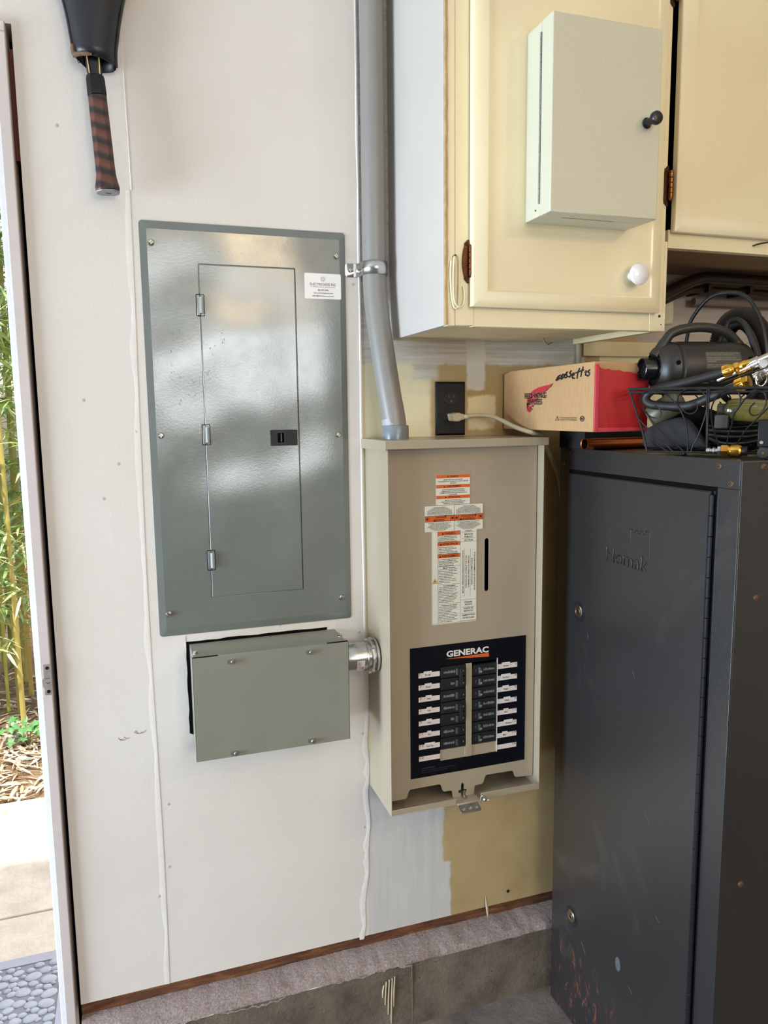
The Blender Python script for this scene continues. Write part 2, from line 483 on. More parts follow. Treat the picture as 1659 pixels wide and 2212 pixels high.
# rust flaking near the lower far edge of the door, an actual worn patch
_m = boxmask(nt_, _sp.outputs[1], _sp.outputs[2], 0.27, 0.49, -0.1, 0.19, 0.05)
_r = ramp(nt_, noise(nt_, 48, 6, 0.75, stretch=(1, 1.4, 0.5), dist=0.4), [(0.56, (0, 0, 0)), (0.62, (1, 1, 1))])
_c = mixc(nt_, math2(nt_, 'MULTIPLY', math2(nt_, 'MULTIPLY', _m, _r), 0.9), _c, lin((128, 66, 46)))
_dust = ramp(nt_, noise(nt_, 3, 5, 0.7, dist=1.5), [(0.58, (0, 0, 0)), (0.85, (1, 1, 1))])
_c = mixc(nt_, math2(nt_, 'MULTIPLY', _dust, 0.12), _c, lin((150, 140, 130)))
nt_.links.new(_c, b_.inputs['Base Color']); b_.inputs['Roughness'].default_value = 0.40; b_.inputs['Specular IOR Level'].default_value = 0.6; b_.inputs['Coat Weight'].default_value = 0.7; b_.inputs['Coat Roughness'].default_value = 0.3
bump(nt_, b_, noise(nt_, 330, 2, 0.5), 0.55, 0.0008)

WRAP, nt_, b_ = newmat('brown_leather_wrap')
_tc = nt_.nodes.new('ShaderNodeTexCoord'); _w = nt_.nodes.new('ShaderNodeTexWave'); _w.wave_type = 'BANDS'; _w.bands_direction = 'Z'
_mp = nt_.nodes.new('ShaderNodeMapping'); _mp.inputs['Rotation'].default_value = (0, math.radians(-14), 0)
nt_.links.new(_tc.outputs['Object'], _mp.inputs[0]); nt_.links.new(_mp.outputs[0], _w.inputs[0])
_w.inputs['Scale'].default_value = 13.2; _w.inputs['Distortion'].default_value = 0.6; _w.inputs['Detail'].default_value = 2
_c = ramp(nt_, _w.outputs['Fac'], [(0.0, lin((38, 24, 21))), (0.25, lin((46, 29, 25))), (0.45, lin((80, 44, 32))), (1.0, lin((96, 54, 39)))])
nt_.links.new(_c, b_.inputs['Base Color']); b_.inputs['Roughness'].default_value = 0.32
bump(nt_, b_, _w.outputs['Fac'], 0.5, 0.0015)

# ================================================================== SETTING
RX0, RX1, RY0, CZ = -2.7, 2.6, -5.0, 2.62
WX = -0.132            # right edge of the door opening
bm = B()
box(bm, WX, RX1, 0, 0.10, 0.204, CZ)                       # board right of the door
box(bm, -1.10, WX, 0, 0.10, 2.058, CZ)                     # above the door
box(bm, RX0, -1.10, 0, 0.10, 0.0, CZ)                      # left of the door
wall_back = struct('wall_back', bm, WALL, smooth=False)
bm = B(); box(bm, RX1, RX1 + 0.1, RY0, 0.1, 0, CZ); struct('wall_right', bm, ROOM, smooth=False)
bm = B()
box(bm, RX0 - 0.1, RX0, RY0, -1.34, 0, CZ); box(bm, RX0 - 0.1, RX0, -0.14, 0.1, 0, CZ); box(bm, RX0 - 0.1, RX0, -1.34, -0.14, 1.72, CZ)
struct('wall_left', bm, ROOM, smooth=False)
bm = B()
box(bm, RX0, -0.15, RY0 - 0.1, RY0, 0, CZ); box(bm, 1.65, RX1, RY0 - 0.1, RY0, 0, CZ)
box(bm, -0.15, 1.65, RY0 - 0.1, RY0, 0, 1.32); box(bm, -0.15, 1.65, RY0 - 0.1, RY0, 2.28, CZ)
struct('wall_front', bm, ROOM, smooth=False)
bm = B(); box(bm, RX0, RX1, RY0, 0.1, CZ, CZ + 0.1); struct('ceiling', bm, CEIL, smooth=False)
bm = B(); box(bm, RX0, RX1, RY0, 0.1, -0.12, 0.0); struct('floor', bm, FLOOR, smooth=False)

# sill plate, ledge and curb under the boards
bm = B(); box(bm, WX, RX1, 0.008, 0.10, 0.174, 0.205); struct('baseboard_back', bm, SILLW, smooth=False)
bm = B()
n = 420; rows = []
for i in range(n + 1):
    x = WX + (RX1 - WX) * i / n
    jn = [0]
    def j(a):
        jn[0] += 7.3
        return (mnoise.noise(Vector((x * 28, jn[0], 0))) * 0.7 + mnoise.noise(Vector((x * 95, jn[0], 3))) * 0.5) * a
    rows.append([bm.verts.new(p) for p in ((x, 0.10, 0.174), (x, 0.02, 0.175 + j(0.003)), (x, -0.03, 0.173 + j(0.005)), (x, -0.049 + j(0.006), 0.167 + j(0.006)), (x, -0.0575 + j(0.002), 0.150 + j(0.010) + 0.006 * math.sin(x * 23) * math.sin(x * 7)))])
for a, c in zip(rows, rows[1:]):
    for k in range(4): bm.faces.new((a[k], a[k + 1], c[k + 1], c[k]))
struct('trim_curb_ledge', bm, LEDGE)
bm = B()
for x0, x1, o in ((WX, 0.565, 0.0), (0.566, RX1, 0.0015)):
    rows = []
    for i in range(41):
        x = x0 + (x1 - x0) * i / 40
        rows.append([bm.verts.new((x, -0.056 - o + (random.random() - 0.5) * 0.002 - 0.002 * k / 5, 0.153 - 0.155 * k / 5)) for k in range(6)])
    for a, c in zip(rows, rows[1:]):
        for k in range(5): bm.faces.new((a[k], a[k + 1], c[k + 1], c[k]))
curb = struct('wall_back_curb', bm, CURB)
bm = B(); irregular_strip(bm, 0.5655, 0.0015, 0.0015, 0.0, 0.16, -0.0565, 0.003, 20)
struct('trim_curb_joint', bm, CURB)
bm = B()                                                     # dried paint dribble down the curb
for x, z0, z1 in ((0.500, 0.07, 0.125), (0.507, 0.045, 0.128), (0.514, 0.02, 0.13), (0.520, 0.06, 0.132), (0.494, 0.09, 0.118)):
    tube(bm, [(x + 0.004, -0.0575, z1), (x + 0.001, -0.0585, (z0 + z1) / 2), (x, -0.0588, z0)], [0.0016, 0.0022, 0.0012], 6)
struct('paint_dribble', bm, M('dribble_paint', (190, 172, 142), 0.7), curb)

# joints between the boards
bm = B(); irregular_strip(bm, lambda t: 0.0415 + 0.002 * math.sin(t * 9) + 0.004 * max(0, t - .8) * 5, 0.010, 0.001, 0.204, 1.80, 0.0, 0.0008, 90)
struct('trim_1', bm, CAULK)
bm = B(); irregular_strip(bm, lambda t: 0.4685 + 0.017 * min(1, t * 2.6) + 0.002 * math.sin(t * 30), 0.010, 0.003, 0.198, 0.80, 0.0, 0.0010, 110)
struct('trim_2', bm, CAULK)
bm = B(); irregular_strip(bm, 0.4835, 0.003, 0.003, 0.80, 2.45, 0.0, 0.0025, 60)
struct('trim_3', bm, CAULK)
bm = B(); irregular_strip(bm, lambda t: 0.050 - 0.006 * t, 0.0012, 0.0012, 1.80, 2.25, 0.0, 0.0008, 40)
struct('trim_4', bm, CAULK)

# half-moon scuffs and nail dimples on the board
bm = B()
for cx, cz, r, a0, a1 in ((-0.021, 0.7585, 0.0085, 180, 320), (-0.012, 0.7605, 0.0075, 190, 300), (0.009, 0.7685, 0.009, 195, 330), (0.013, 0.7690, 0.010, 185, 350), (-0.024, 0.7580, 0.0055, 200, 330)):
    tube(bm, [(cx + r * math.cos(math.radians(a)), -0.0003, cz + r * 0.75 * math.sin(math.radians(a))) for a in range(a0, a1, 12)], 0.00045, 4)
struct('scuff_mark', bm, M('scuff', (112, 106, 100), 0.8), wall_back)
bm = B()
for x, z in ((0.036, 1.36), (-0.055, 1.42), (-0.03, 1.235), (0.058, 0.602), (0.053, 0.466), (0.03, 0.405), (0.47, 1.65), (0.0, 1.30), (-0.07, 1.9), (0.475, 0.47), (0.472, 0.92), (0.475, 0.69), (0.30, 0.955)):
    lathe(bm, (x, 0.0002, z), (0, -1, 0), [(0, 0.0032), (0.0008, 0.0026), (0.0009, 0.0008)], 10)
struct('nail_dimple', bm, M('dimple_paint', (190, 180, 168), 0.6), wall_back)
bm = B(); lathe(bm, (0.8376, 0.0002, 0.2315), (0, -1, 0), [(0, 0.0042), (0.0012, 0.0036), (0.0014, 0.001)], 12)
struct('dark_screw', bm, M('dark_screw_metal', (60, 46, 34), 0.5, 0.6), wall_back)

# door jamb with the gap beside it, strike plate
bm = B(); box(bm, -0.160, -0.1415, -0.012, 0.11, -0.02, 2.040); jamb = struct('door_1_jamb', bm, TRIM, bev=0.0015)
bm = B(); box(bm, -1.10, -0.1415, -0.0115, 0.11, 2.040, 2.058); struct('door_1_head', bm, TRIM, bev=0.0015)
bm = B(); box(bm, -1.10, -1.08, -0.012, 0.11, -0.02, 2.040); struct('door_1_far_jamb', bm, TRIM, bev=0.0015)
bm = B(); box(bm, -0.1835, -0.163, 0.105, 0.13, -0.05, 2.1); struct('trim_door_outside', bm, TRIMW, bev=0.002)
bm = B(); box(bm, -0.1415, WX, 0.05, 0.10, 0, 2.05); struct('trim_gap_back', bm, DARK, smooth=False)
bm = B(); box(bm, -0.1408, WX + 0.0005, 0.012, 0.05, 1.838, 2.022); struct('trim_gap_shim', bm, REDWOOD, smooth=False)
sp = thing('strike_plate', (-0.148, -0.012, 0.897), 'worn metal latch strike plate with two dark screw holes on the door jamb', 'strike plate')
bm = B(); plate(bm, [roundpoly([(-0.1545, 0.868), (-0.1425, 0.868), (-0.1425, 0.9275), (-0.1545, 0.9275), (-0.1545, 0.902), (-0.1575, 0.898), (-0.1575, 0.886), (-0.1545, 0.882)], 0.0012)], -0.0134, -0.012)
obj('plate', bm, M('worn_painted_steel', (176, 166, 160), 0.4, 0.5, var=0.25, vscale=90), sp)
for z in (0.8745, 0.9205):
    obj('screw_hole', lathe(B(), (-0.1478, -0.0133, z), (0, -1, 0), [(0, 0.0034), (0.0006, 0.0030), (0.0003, 0.0012)], 14), BLK, sp)
bm = B(); tube(bm, [(-0.1515, -0.0137, 0.9), (-0.1445, -0.0137, 0.9)], 0.0004, 4); tube(bm, [(-0.1515, -0.0137, 0.893), (-0.148, -0.0137, 0.890), (-0.1445, -0.0137, 0.893)], 0.0004, 4)
obj('groove_mark', bm, BLK, sp)

# warm bare bulbs on the garage ceiling (behind the camera)
def bulb(loc, power, r, lab):
    t = thing('ceiling_lamp', (loc[0], loc[1], CZ), lab, 'lamp'); DZ = loc[2] + 0.10
    obj('drop_cord', tube(B(), [(loc[0], loc[1], DZ), (loc[0], loc[1], CZ)], 0.004, 8), BLK, t)
    obj('base', lathe(B(), (loc[0], loc[1], DZ), (0, 0, -1), [(0, 0.06), (0.02, 0.055), (0.05, 0.025), (0.07, 0.02)], 20), PORC, t)
    obj('bulb', lathe(B(), (loc[0], loc[1], DZ - 0.07), (0, 0, -1), [(0, 0.014), (0.02, 0.02), (0.05, 0.032), (0.08, 0.028), (0.095, 0.012)], 16), BULB, t)
    light('lamp_light', 'POINT', (loc[0], loc[1], loc[2]), (0, 0, 0), power, WARM, shadow_soft_size=r)
bulb((0.72, -3.0, 2.33), 29, 0.075, 'bare warm bulb on the garage ceiling, left one')
bulb((1.50, -2.2, 2.26), 31, 0.05, 'bare warm bulb on the garage ceiling, right one')

# ================================================================== OUTSIDE THE DOOR
bm = B(); box(bm, -6, 3, 0.11, 8, -0.14, -0.04); struct('ground_soil', bm, concrete('leafy_soil', (120, 94, 70), (176, 146, 112), 16, 1.0, 0.01), smooth=False)
bm = B(); box(bm, -3.0, 0.5, 0.11, 0.70, -0.13, -0.022); box(bm, -3.0, 0.5, 0.704, 1.06, -0.13, -0.021); box(bm, -3.0, 0.5, 1.063, 1.42, -0.13, -0.023)
struct('ground_path', bm, concrete('pale_path', (176, 166, 150), (206, 198, 184), 9, 0.8, 0.005), bev=0.004)
mat_ = thing('door_mat', (-0.6, 0.3, -0.021), 'grey rubber doormat with raised pebble pattern outside the door', 'doormat')
bm = B(); box(bm, -1.02, -0.185, 0.125, 0.50, -0.0215, -0.014)
obj('mat_base', bm, M('mat_rubber', (112, 114, 120), 0.8, var=0.1, vscale=20), mat_, bev=0.003)
bm = B(); plate(bm, [[(-1.02, 0.125), (-0.185, 0.125), (-0.185, 0.50), (-1.02, 0.50)], [(-0.99, 0.15), (-0.215, 0.15), (-0.215, 0.468), (-0.99, 0.468)]], -0.0, 0.004)
rot(bm, Matrix(((1, 0, 0, 0), (0, 0, 1, 0), (0, -1, 0, -0.011), (0, 0, 0, 1))))
obj('mat_border', bm, M('mat_border_rubber', (140, 142, 150), 0.8), mat_, bev=0.001)
bm = B(); rr = random.Random(3); pts = []
for tries in range(9000):
    x, y = rr.uniform(-0.98, -0.225), rr.uniform(0.16, 0.46); a = rr.uniform(0.0085, 0.0165) if tries < 5000 else rr.uniform(0.005, 0.009)
    if all((x - q[0]) ** 2 + (y - q[1]) ** 2 > ((a + q[2]) * 0.97) ** 2 for q in pts): pts.append((x, y, a))
for x, y, a in pts:
    s = bmesh.ops.create_uvsphere(bm, u_segments=10, v_segments=6, radius=1.0)
    bmesh.ops.transform(bm, verts=s['verts'], matrix=Matrix.Translation((x, y, -0.013)) @ Matrix.Rotation(rr.uniform(-.4, .4), 4, 'Z') @ Matrix.Diagonal((a * 1.25, a * 0.92, 0.0055, 1)))
o = obj('pebble_pattern', bm, M('mat_pebble', (146, 149, 156), 0.75, var=0.1, vscale=30), mat_); o['kind'] = 'stuff'

# dry leaf litter
bm = B(); rr = random.Random(5)
def leaf(bm, p, d, n, L, W, seg=3, sag=0.15):
    d = Vector(d).normalized(); n = Vector(n); s = d.cross(n).normalized(); n = s.cross(d)
    prev = None
    for i in range(seg + 1):
        t = i / seg; ww = W * math.sin(math.pi * (0.12 + 0.88 * t)) if t < 1 else 0.0
        c = Vector(p) + d * (L * t) - n * (sag * L * t * t)
        cur = [bm.verts.new(c - s * ww / 2), bm.verts.new(c + s * ww / 2)] if t < 1 else [bm.verts.new(c)]
        if prev:
            bm.faces.new((prev[0], prev[1], cur[1], cur[0]) if len(cur) == 2 else (prev[0], prev[1], cur[0]))
        prev = cur
for k in range(2600):
    x, y = rr.uniform(-1.9, 0.3), 1.40 + abs(rr.gauss(0, 0.75)); a = rr.uniform(0, 6.28)
    leaf(bm, (x, y, -0.036 + rr.uniform(0, 0.016)), (math.cos(a), math.sin(a), rr.uniform(-.1, .25)), (rr.uniform(-.5, .5), rr.uniform(-.5, .5), 1), rr.uniform(0.04, 0.12), rr.uniform(0.006, 0.016), 3, 0.2)
LIT, nt_, b_ = newmat('dry_bamboo_litter')
nt_.links.new(ramp(nt_, noise(nt_, 14, 3), [(0.3, lin((176, 148, 112))), (0.55, lin((208, 188, 156))), (0.75, lin((226, 212, 188)))]), b_.inputs['Base Color']); b_.inputs['Roughness'].default_value = 0.8
o = obj('leaf_litter', bm, LIT, norm=False); tag(o, 'dry straw-coloured bamboo leaves scattered beyond the path', 'leaf litter', kind='stuff')

# bamboo thicket: each cane is a thing with its own foliage
CANE, nt_, b_ = newmat('bamboo_cane')
oi = nt_.nodes.new('ShaderNodeObjectInfo')
nt_.links.new(ramp(nt_, oi.outputs['Random'], [(0.0, lin((150, 150, 62))), (0.35, lin((176, 176, 84))), (0.6, lin((196, 168, 96))), (1.0, lin((120, 132, 58)))]), b_.inputs['Base Color']); b_.inputs['Roughness'].default_value = 0.4
LEAFM, nt_, b_ = newmat('bamboo_leaf')
nt_.links.new(ramp(nt_, noise(nt_, 9, 3), [(0.28, lin((120, 158, 84))), (0.5, lin((170, 196, 120))), (0.7, lin((216, 226, 170)))]), b_.inputs['Base Color'])
b_.inputs['Roughness'].default_value = 0.45; b_.inputs['Transmission Weight'].default_value = 0.0; b_.inputs['Subsurface Weight'].default_value = 0.0
protos = []
for v in range(4):
    rr = random.Random(20 + v)
    bm = B(); path = []; rad = []
    lx, ly = rr.uniform(-.12, .12), rr.uniform(-.10, .06); H = 5.0
    P = lambda z: Vector((lx * (z / H) ** 1.5, ly * (z / H) ** 1.5, z))
    z = 0.0; R0 = rr.uniform(0.008, 0.013); prof = []
    while z < H:
        R = R0 * (1 - 0.75 * z / H); prof += [(z, R * 1.0), (z + 0.012, R * 1.25), (z + 0.02, R)]; z += 0.20 + 0.06 * rr.random()
    tube(bm, [P(q[0]) for q in prof], [q[1] for q in prof], 8)
    bl = []
    for k in range(70):
        z0 = rr.uniform(0.55, 4.8) if k > 6 else rr.uniform(0.25, 0.8); a = rr.uniform(0, 6.28); L = rr.uniform(0.12, 0.42)
        p0 = P(z0); d = Vector((math.cos(a), math.sin(a), rr.uniform(0.1, 0.7))).normalized(); p1 = p0 + d * L + Vector((0, 0, -0.3 * L * L))
        bl.append((p0, p1))
    protos.append((bm, bl))
protos = [[None, None, p] for p in protos]
spots = []
rr = random.Random(11)
for k in range(5):
    spots.append([(-0.50, 2.15), (-0.43, 2.32), (-0.60, 2.42), (-0.36, 2.55), (-0.52, 2.62)][k])
while len(spots) < 76:
    p = (rr.uniform(-2.0, 0.55), rr.uniform(2.15, 3.7))
    if all((p[0] - q[0]) ** 2 + (p[1] - q[1]) ** 2 > 0.0045 for q in spots): spots.append(p)
fol = B(); tw = B()
thicket = thing('bamboo_thicket', (0, 0, 0), 'dense thicket of green-yellow bamboo canes with narrow leaves outside the door', 'bamboo')
for i, (x, y) in enumerate(spots):
    pr = protos[i % 4]
    if pr[0] is None: c = pr[0] = obj('cane', pr[2][0], CANE)
    else: c = pr[0].copy(); COL.objects.link(c)
    c.parent = thicket
    ang = rr.uniform(0, 6.28)
    c.location = (x, y, -0.045); c.rotation_euler = (0, 0, ang)
    MW = Matrix.Translation((x, y, -0.045)) @ Matrix.Rotation(ang, 4, 'Z')
    for p0, p1 in pr[2][1]:
        p0, p1 = MW @ p0, MW @ p1
        if p1.x > -0.05 and y < 2.4: continue
        tube(tw, [p0, (p0 + p1) / 2 + Vector((0, 0, 0.02)), p1], 0.0014, 3, caps=False)
        for q in range(9 if p0.z > 0.65 else 4):
            b = rr.uniform(0, 6.28); dd = Vector((math.cos(b), math.sin(b), rr.uniform(-0.7, 0.25)))
            leaf(fol, p0.lerp(p1, rr.uniform(0.35, 1.0)), dd, (rr.uniform(-.6, .6), rr.uniform(-.6, .6), 1), rr.uniform(0.07, 0.15), rr.uniform(0.010, 0.018), 3, 0.25)
fo = obj('foliage', fol, LEAFM, thicket, norm=False); fo['kind'] = 'stuff'
obj('twigs', tw, CANE, fo, norm=False)['kind'] = 'stuff'

# ivy sprig and stones at the foot of the bamboo
IVY = M('ivy_leaf', (96, 150, 84), 0.4, var=0.35, vscale=12)
iv = thing('ivy_plant', (-0.46, 1.95, -0.035), 'low green ivy sprig growing at the foot of the bamboo', 'plant')
bm = B(); bs = B(); rr = random.Random(2)
for k in range(22):
    a = rr.uniform(0, 6.28); r = rr.uniform(0.01, 0.11); c = Vector((-0.46 + r * math.cos(a), 1.95 + r * math.sin(a) * 0.7, 0.0 + rr.uniform(0.0, 0.075)))
    tube(bs, [(-0.46, 1.95, -0.035), (c + Vector((-0.46, 1.95, -0.03))) / 2 + Vector((0, 0, 0.02)), c], 0.0015, 4)
    n = Vector((rr.uniform(-.5, .5), -0.6 + rr.uniform(-.4, .4), 1)).normalized(); u, v = frame_of(n); s = rr.uniform(0.018, 0.032)
    out = [(0, -0.5), (0.55, -0.75), (0.5, -0.1), (0.95, 0.2), (0.4, 0.35), (0, 1.1), (-0.4, 0.35), (-0.95, 0.2), (-0.5, -0.1), (-0.55, -0.75)]
    cv = bm.verts.new(c + n * s * 0.15); vs = [bm.verts.new(c + u * (p * s) + v * (q * s)) for p, q in out]
    for i in range(10): bm.faces.new((cv, vs[i], vs[(i + 1) % 10]))
obj('leaves', bm, IVY, iv, norm=False)['kind'] = 'stuff'; obj('stems', bs, M('ivy_stem', (110, 110, 60), 0.6), iv)
rr = random.Random(8)
for x, y, s, lab in ((-0.52, 2.0, 0.045, 'pale rounded stone left of the ivy sprig'), (-0.47, 1.80, 0.022, 'small grey stone in front of the ivy sprig'), (-0.40, 2.03, 0.03, 'brown stone right of the ivy sprig')):
    bm = B(); bmesh.ops.create_icosphere(bm, subdivisions=3, radius=s)
    for v in bm.verts: v.co *= 0.85 + 0.3 * rr.random() ** 2
    rot(bm, Matrix.Translation((x, y, -0.035 + s * 0.35)) @ Matrix.Diagonal((1.2, 0.9, 0.75, 1)))
    o = obj('stone', bm, M('stone_grey', (170, 158, 142), 0.85, var=0.2, vscale=14)); tag(o, lab, 'stone', 'stones at the foot of the bamboo')

# ================================================================== MAIN BREAKER PANEL
PX0, PX1, PZ0, PZ1 = 0.059, 0.454, 0.955, 1.749
DX0, DX1, DZ0, DZ1 = 0.1635, 0.3490, 1.0275, 1.6740
mp = thing('breaker_panel', ((PX0 + PX1) / 2, 0, PZ0), 'tall grey flush breaker panel with hinged door and black latch, left on the white wall', 'electrical panel')
bm = B()
ang_r = lambda x0, x1, z0, z1, y, r: [bm.verts.new((p[0], y, p[1])) for p in rrect(x0, x1, z0, z1, r, 3)]
L0 = ang_r(PX0, PX1, PZ0, PZ1, 0.001, 0.006); L1 = ang_r(PX0, PX1, PZ0, PZ1, -0.0015, 0.006); L2 = ang_r(PX0 + 0.013, PX1 - 0.013, PZ0 + 0.015, PZ1 - 0.015, -0.0050, 0.004)
L3 = ang_r(DX0 - 0.0015, DX1 + 0.0015, DZ0 - 0.0015, DZ1 + 0.0015, -0.0050, 0.003); L4 = ang_r(DX0 - 0.0015, DX1 + 0.0015, DZ0 - 0.0015, DZ1 + 0.0015, -0.001, 0.003)
for A, C in ((L0, L1), (L1, L2), (L2, L3), (L3, L4)):
    for i in range(len(A)): bm.faces.new((A[i], A[(i + 1) % len(A)], C[(i + 1) % len(A)], C[i]))
bm.faces.new(L4)
obj('cover', bm, GREY, mp, smooth=False)
bm = B(); rings(bm, DX0, DX1, DZ0, DZ1, [(0, -0.001), (0, -0.0045), (0.0012, -0.0057)]); obj('door', bm, GREY, mp, bev=0.0006)
for hx, hz in ((0.1646, 1.598), (0.1655, 1.352), (0.1650, 1.1027)):
    bm = B(); box(bm, hx - 0.007, hx - 0.001, -0.0067, -0.0045, hz - 0.019, hz + 0.019)
    h = obj('hinge', bm, GREY, mp, bev=0.0008)
    bm = B(); tube(bm, [(hx + 0.002, -0.0077, hz - 0.015), (hx + 0.002, -0.0077, hz + 0.015)], 0.0042, 12); obj('hinge_pin', bm, M('hinge_grey', (150, 153, 148), 0.35), h)
    bm = B(); plate(bm, [rrect(hx - 0.0085, hx + 0.0075, hz - 0.0205, hz + 0.0205, 0.002), rrect(hx - 0.0075, hx + 0.0065, hz - 0.0195, hz + 0.0195, 0.002)], -0.0061, -0.0045); obj('hinge_slot', bm, DARK, h)
bm = B(); box(bm, 0.2903, 0.3455, -0.0080, -0.0055, 1.3272, 1.3586); lt = obj('latch', bm, BLK, mp, bev=0.001)
bm = B(); plate(bm, [rrect(0.3025, 0.3195, 1.3315, 1.3545, 0.001), rrect(0.3040, 0.3180, 1.3328, 1.3532, 0.001)], -0.0093, -0.0075); obj('latch_well', bm, M('latch_rim', (34, 34, 35), 0.4), lt)
bm = B(); box(bm, 0.3040, 0.3180, -0.0083, -0.0077, 1.3330, 1.3530); obj('latch_recess', bm, DARK, lt)
bm = B(); box(bm, 0.3112, 0.3128, -0.0130, -0.0080, 1.335, 1.352); obj('latch_tongue', bm, M('latch_tongue_plastic', (70, 70, 72), 0.4), lt, bev=0.0005)
bm = B(); plate(bm, [rrect(0.3065, 0.3245, 1.2935, 1.3145, 0.006), rrect(0.3073, 0.3237, 1.2943, 1.3137, 0.0055)], -0.0061, -0.0055); obj('knockout', bm, GREY, mp)
for x, z in ((0.0795, 1.7087), (0.4340, 1.7023), (0.0800, 1.3521), (0.4312, 1.3465), (0.0785, 1.0012), (0.4310, 1.0028)):
    obj('screw', screw_bm((x, -0.0053, z), (0, -1, 0), 0.0062, 0.55), SCREW, mp)
bm = B(); plate(bm, [rrect(0.3683, 0.4432, 1.6180, 1.6675, 0.003)], -0.0055, -0.0049); st = obj('sticker', bm, M('white_sticker', (238, 231, 226), 0.45), mp, label='white sticker')
bm = B(); cx = 0.4060
write(bm, [('ELECTRICIANS INC', cx, 1.6465, 0.0052, 0.0535, dict(bold=0.004)), ('COMMERCIAL & RESIDENTIAL', cx, 1.6413, 0.0017, 0.0510, dict(bold=0)),
           ('206-707-6996', cx, 1.6352, 0.0034, 0.0225), ('www.electricians-inc.com', cx, 1.6297, 0.0030, 0.0395), ('adam@electricians-inc.com', cx, 1.6240, 0.0030, 0.0445)], 'y', -0.0057)
obj('lettering', bm, M('slate_ink', (78, 76, 84), 0.6), st)
bm = B()
for k in range(3):
    a0 = math.radians(60 * k + 20)
    tube(bm, [(cx + 0.0056 * math.cos(t) * math.cos(a0) - 0.0022 * math.sin(t) * math.sin(a0), -0.0056, 1.6567 + 0.0056 * math.cos(t) * math.sin(a0) + 0.0022 * math.sin(t) * math.cos(a0)) for t in [i * 0.3142 for i in range(20)]], 0.00022, 4, closed=True)
obj('atom_emblem', bm, M('pale_ink', (170, 166, 170), 0.6), st)

rr = random.Random(31); bm = B()                              # small scuffs in the enamel
for x, z, w_, h_, n_ in ((0.112, 1.50, 0.02, 0.10, 16), (0.180, 1.50, 0.02, 0.08, 16), (0.205, 1.535, 0.006, 0.05, 8), (0.225, 1.695, 0.05, 0.012, 8), (0.13, 1.42, 0.05, 0.03, 8), (0.148, 1.455, 0.012, 0.003, 3)):
    for k in range(n_):
        px, pz = x + rr.uniform(-w_, w_) / 2, z + rr.uniform(-h_, h_) / 2
        if abs(px - 0.1635) < 0.004: continue
        yy = -0.0058 if px > 0.1635 and pz < 1.672 else -0.0051
        tube(bm, [(px, yy, pz), (px + rr.uniform(-.003, .003), yy, pz + rr.uniform(-.005, .005))], rr.uniform(0.00015, 0.0004), 4)
obj('scuff_marks', bm, M('enamel_scuff', (64, 62, 58), 0.7), mp)['kind'] = 'stuff'

# ================================================================== WIRING TROUGH BOX BELOW IT
LX0, LX1, LZ0, LZ1, LY = 0.1118, 0.4187, 0.7287, 0.9347, -0.0996
tb = thing('wiring_box', ((LX0 + LX1) / 2, 0, LZ0), 'wide grey screw-cover wiring box set into the wall under the breaker panel', 'wiring box')
bm = B(); box(bm, LX0 + 0.003, LX1 - 0.003, LY + 0.0025, -0.001, LZ0 + 0.003, LZ1 - 0.0005); obj('body', bm, GREY2, tb, bev=0.0008)
bm = B(); box(bm, LX0, LX1, LY, LY + 0.0015, LZ0, LZ1)
box(bm, LX0, LX0 + 0.0015, LY, LY + 0.016, LZ0, LZ1); box(bm, LX1 - 0.0015, LX1, LY, LY + 0.016, LZ0, LZ1)
box(bm, LX0 + 0.05, LX1 - 0.045, LY, LY + 0.02, LZ1 - 0.0005, LZ1 + 0.0008)
obj('cover', bm, GREY2, tb, bev=0.0005)
for x, z in ((0.1877, 0.9205), (0.3413, 0.9215), (0.1869, 0.7354), (0.3405, 0.7369)):
    bm = screw_bm((x, LY - 0.001, z), (0, -1, 0), 0.0050, 0.9)
    hexa(bm, (x, LY - 0.003, z), (0, -1, 0), 0.0036, 0, 0.004)
    s = obj('cover_screw', bm, SCREW, tb)
    bm = B(); plate(bm, [rrect(x - 0.0105, x + 0.002, z - 0.0045, z + 0.0045, 0.0044)], LY - 0.0006, LY + 0.0002); obj('keyhole_slot', bm, M('slot_shadow_grey', (96, 98, 90), 0.6), s)
for x, y in ((0.1206, -0.0702), (0.4120, -0.0600)):
    bm = screw_bm((x, y, LZ1), (0, 0, 1), 0.0045, 1.2); hexa(bm, (x, y, LZ1 + 0.001), (0, 0, 1), 0.0048, 0, 0.004); obj('top_screw', bm, SCREW, tb)
for a, c in ((LX0 + 0.001, LX0 + 0.048), (LX1 - 0.044, LX1 - 0.001)): obj('seam_gap', box(B(), a, c, LY - 0.0002, LY + 0.004, LZ1 + 0.0003, LZ1 + 0.0012), DARK, tb, smooth=False)
# black sheet standing for the shade in the ragged cut-out around the box
bm = B(); rr = random.Random(4)
out = [(LX0 - 0.004 + rr.uniform(-.001, .001), LZ0 + 0.02 + k * 0.0155 + rr.uniform(-.002, .002)) for k in range(14)] + [(LX0 - 0.003 + k * 0.0208, LZ1 + 0.0045 + rr.uniform(-.0012, .0015)) for k in range(15)] + [(LX1 - 0.02, LZ1 - 0.01), (LX0 + 0.02, LZ0 + 0.01), (LX0 + 0.002, LZ0 + 0.015)]
plate(bm, [out], -0.0006, 0.0004); struct('cutout_shade', bm, DARK, wall_back)

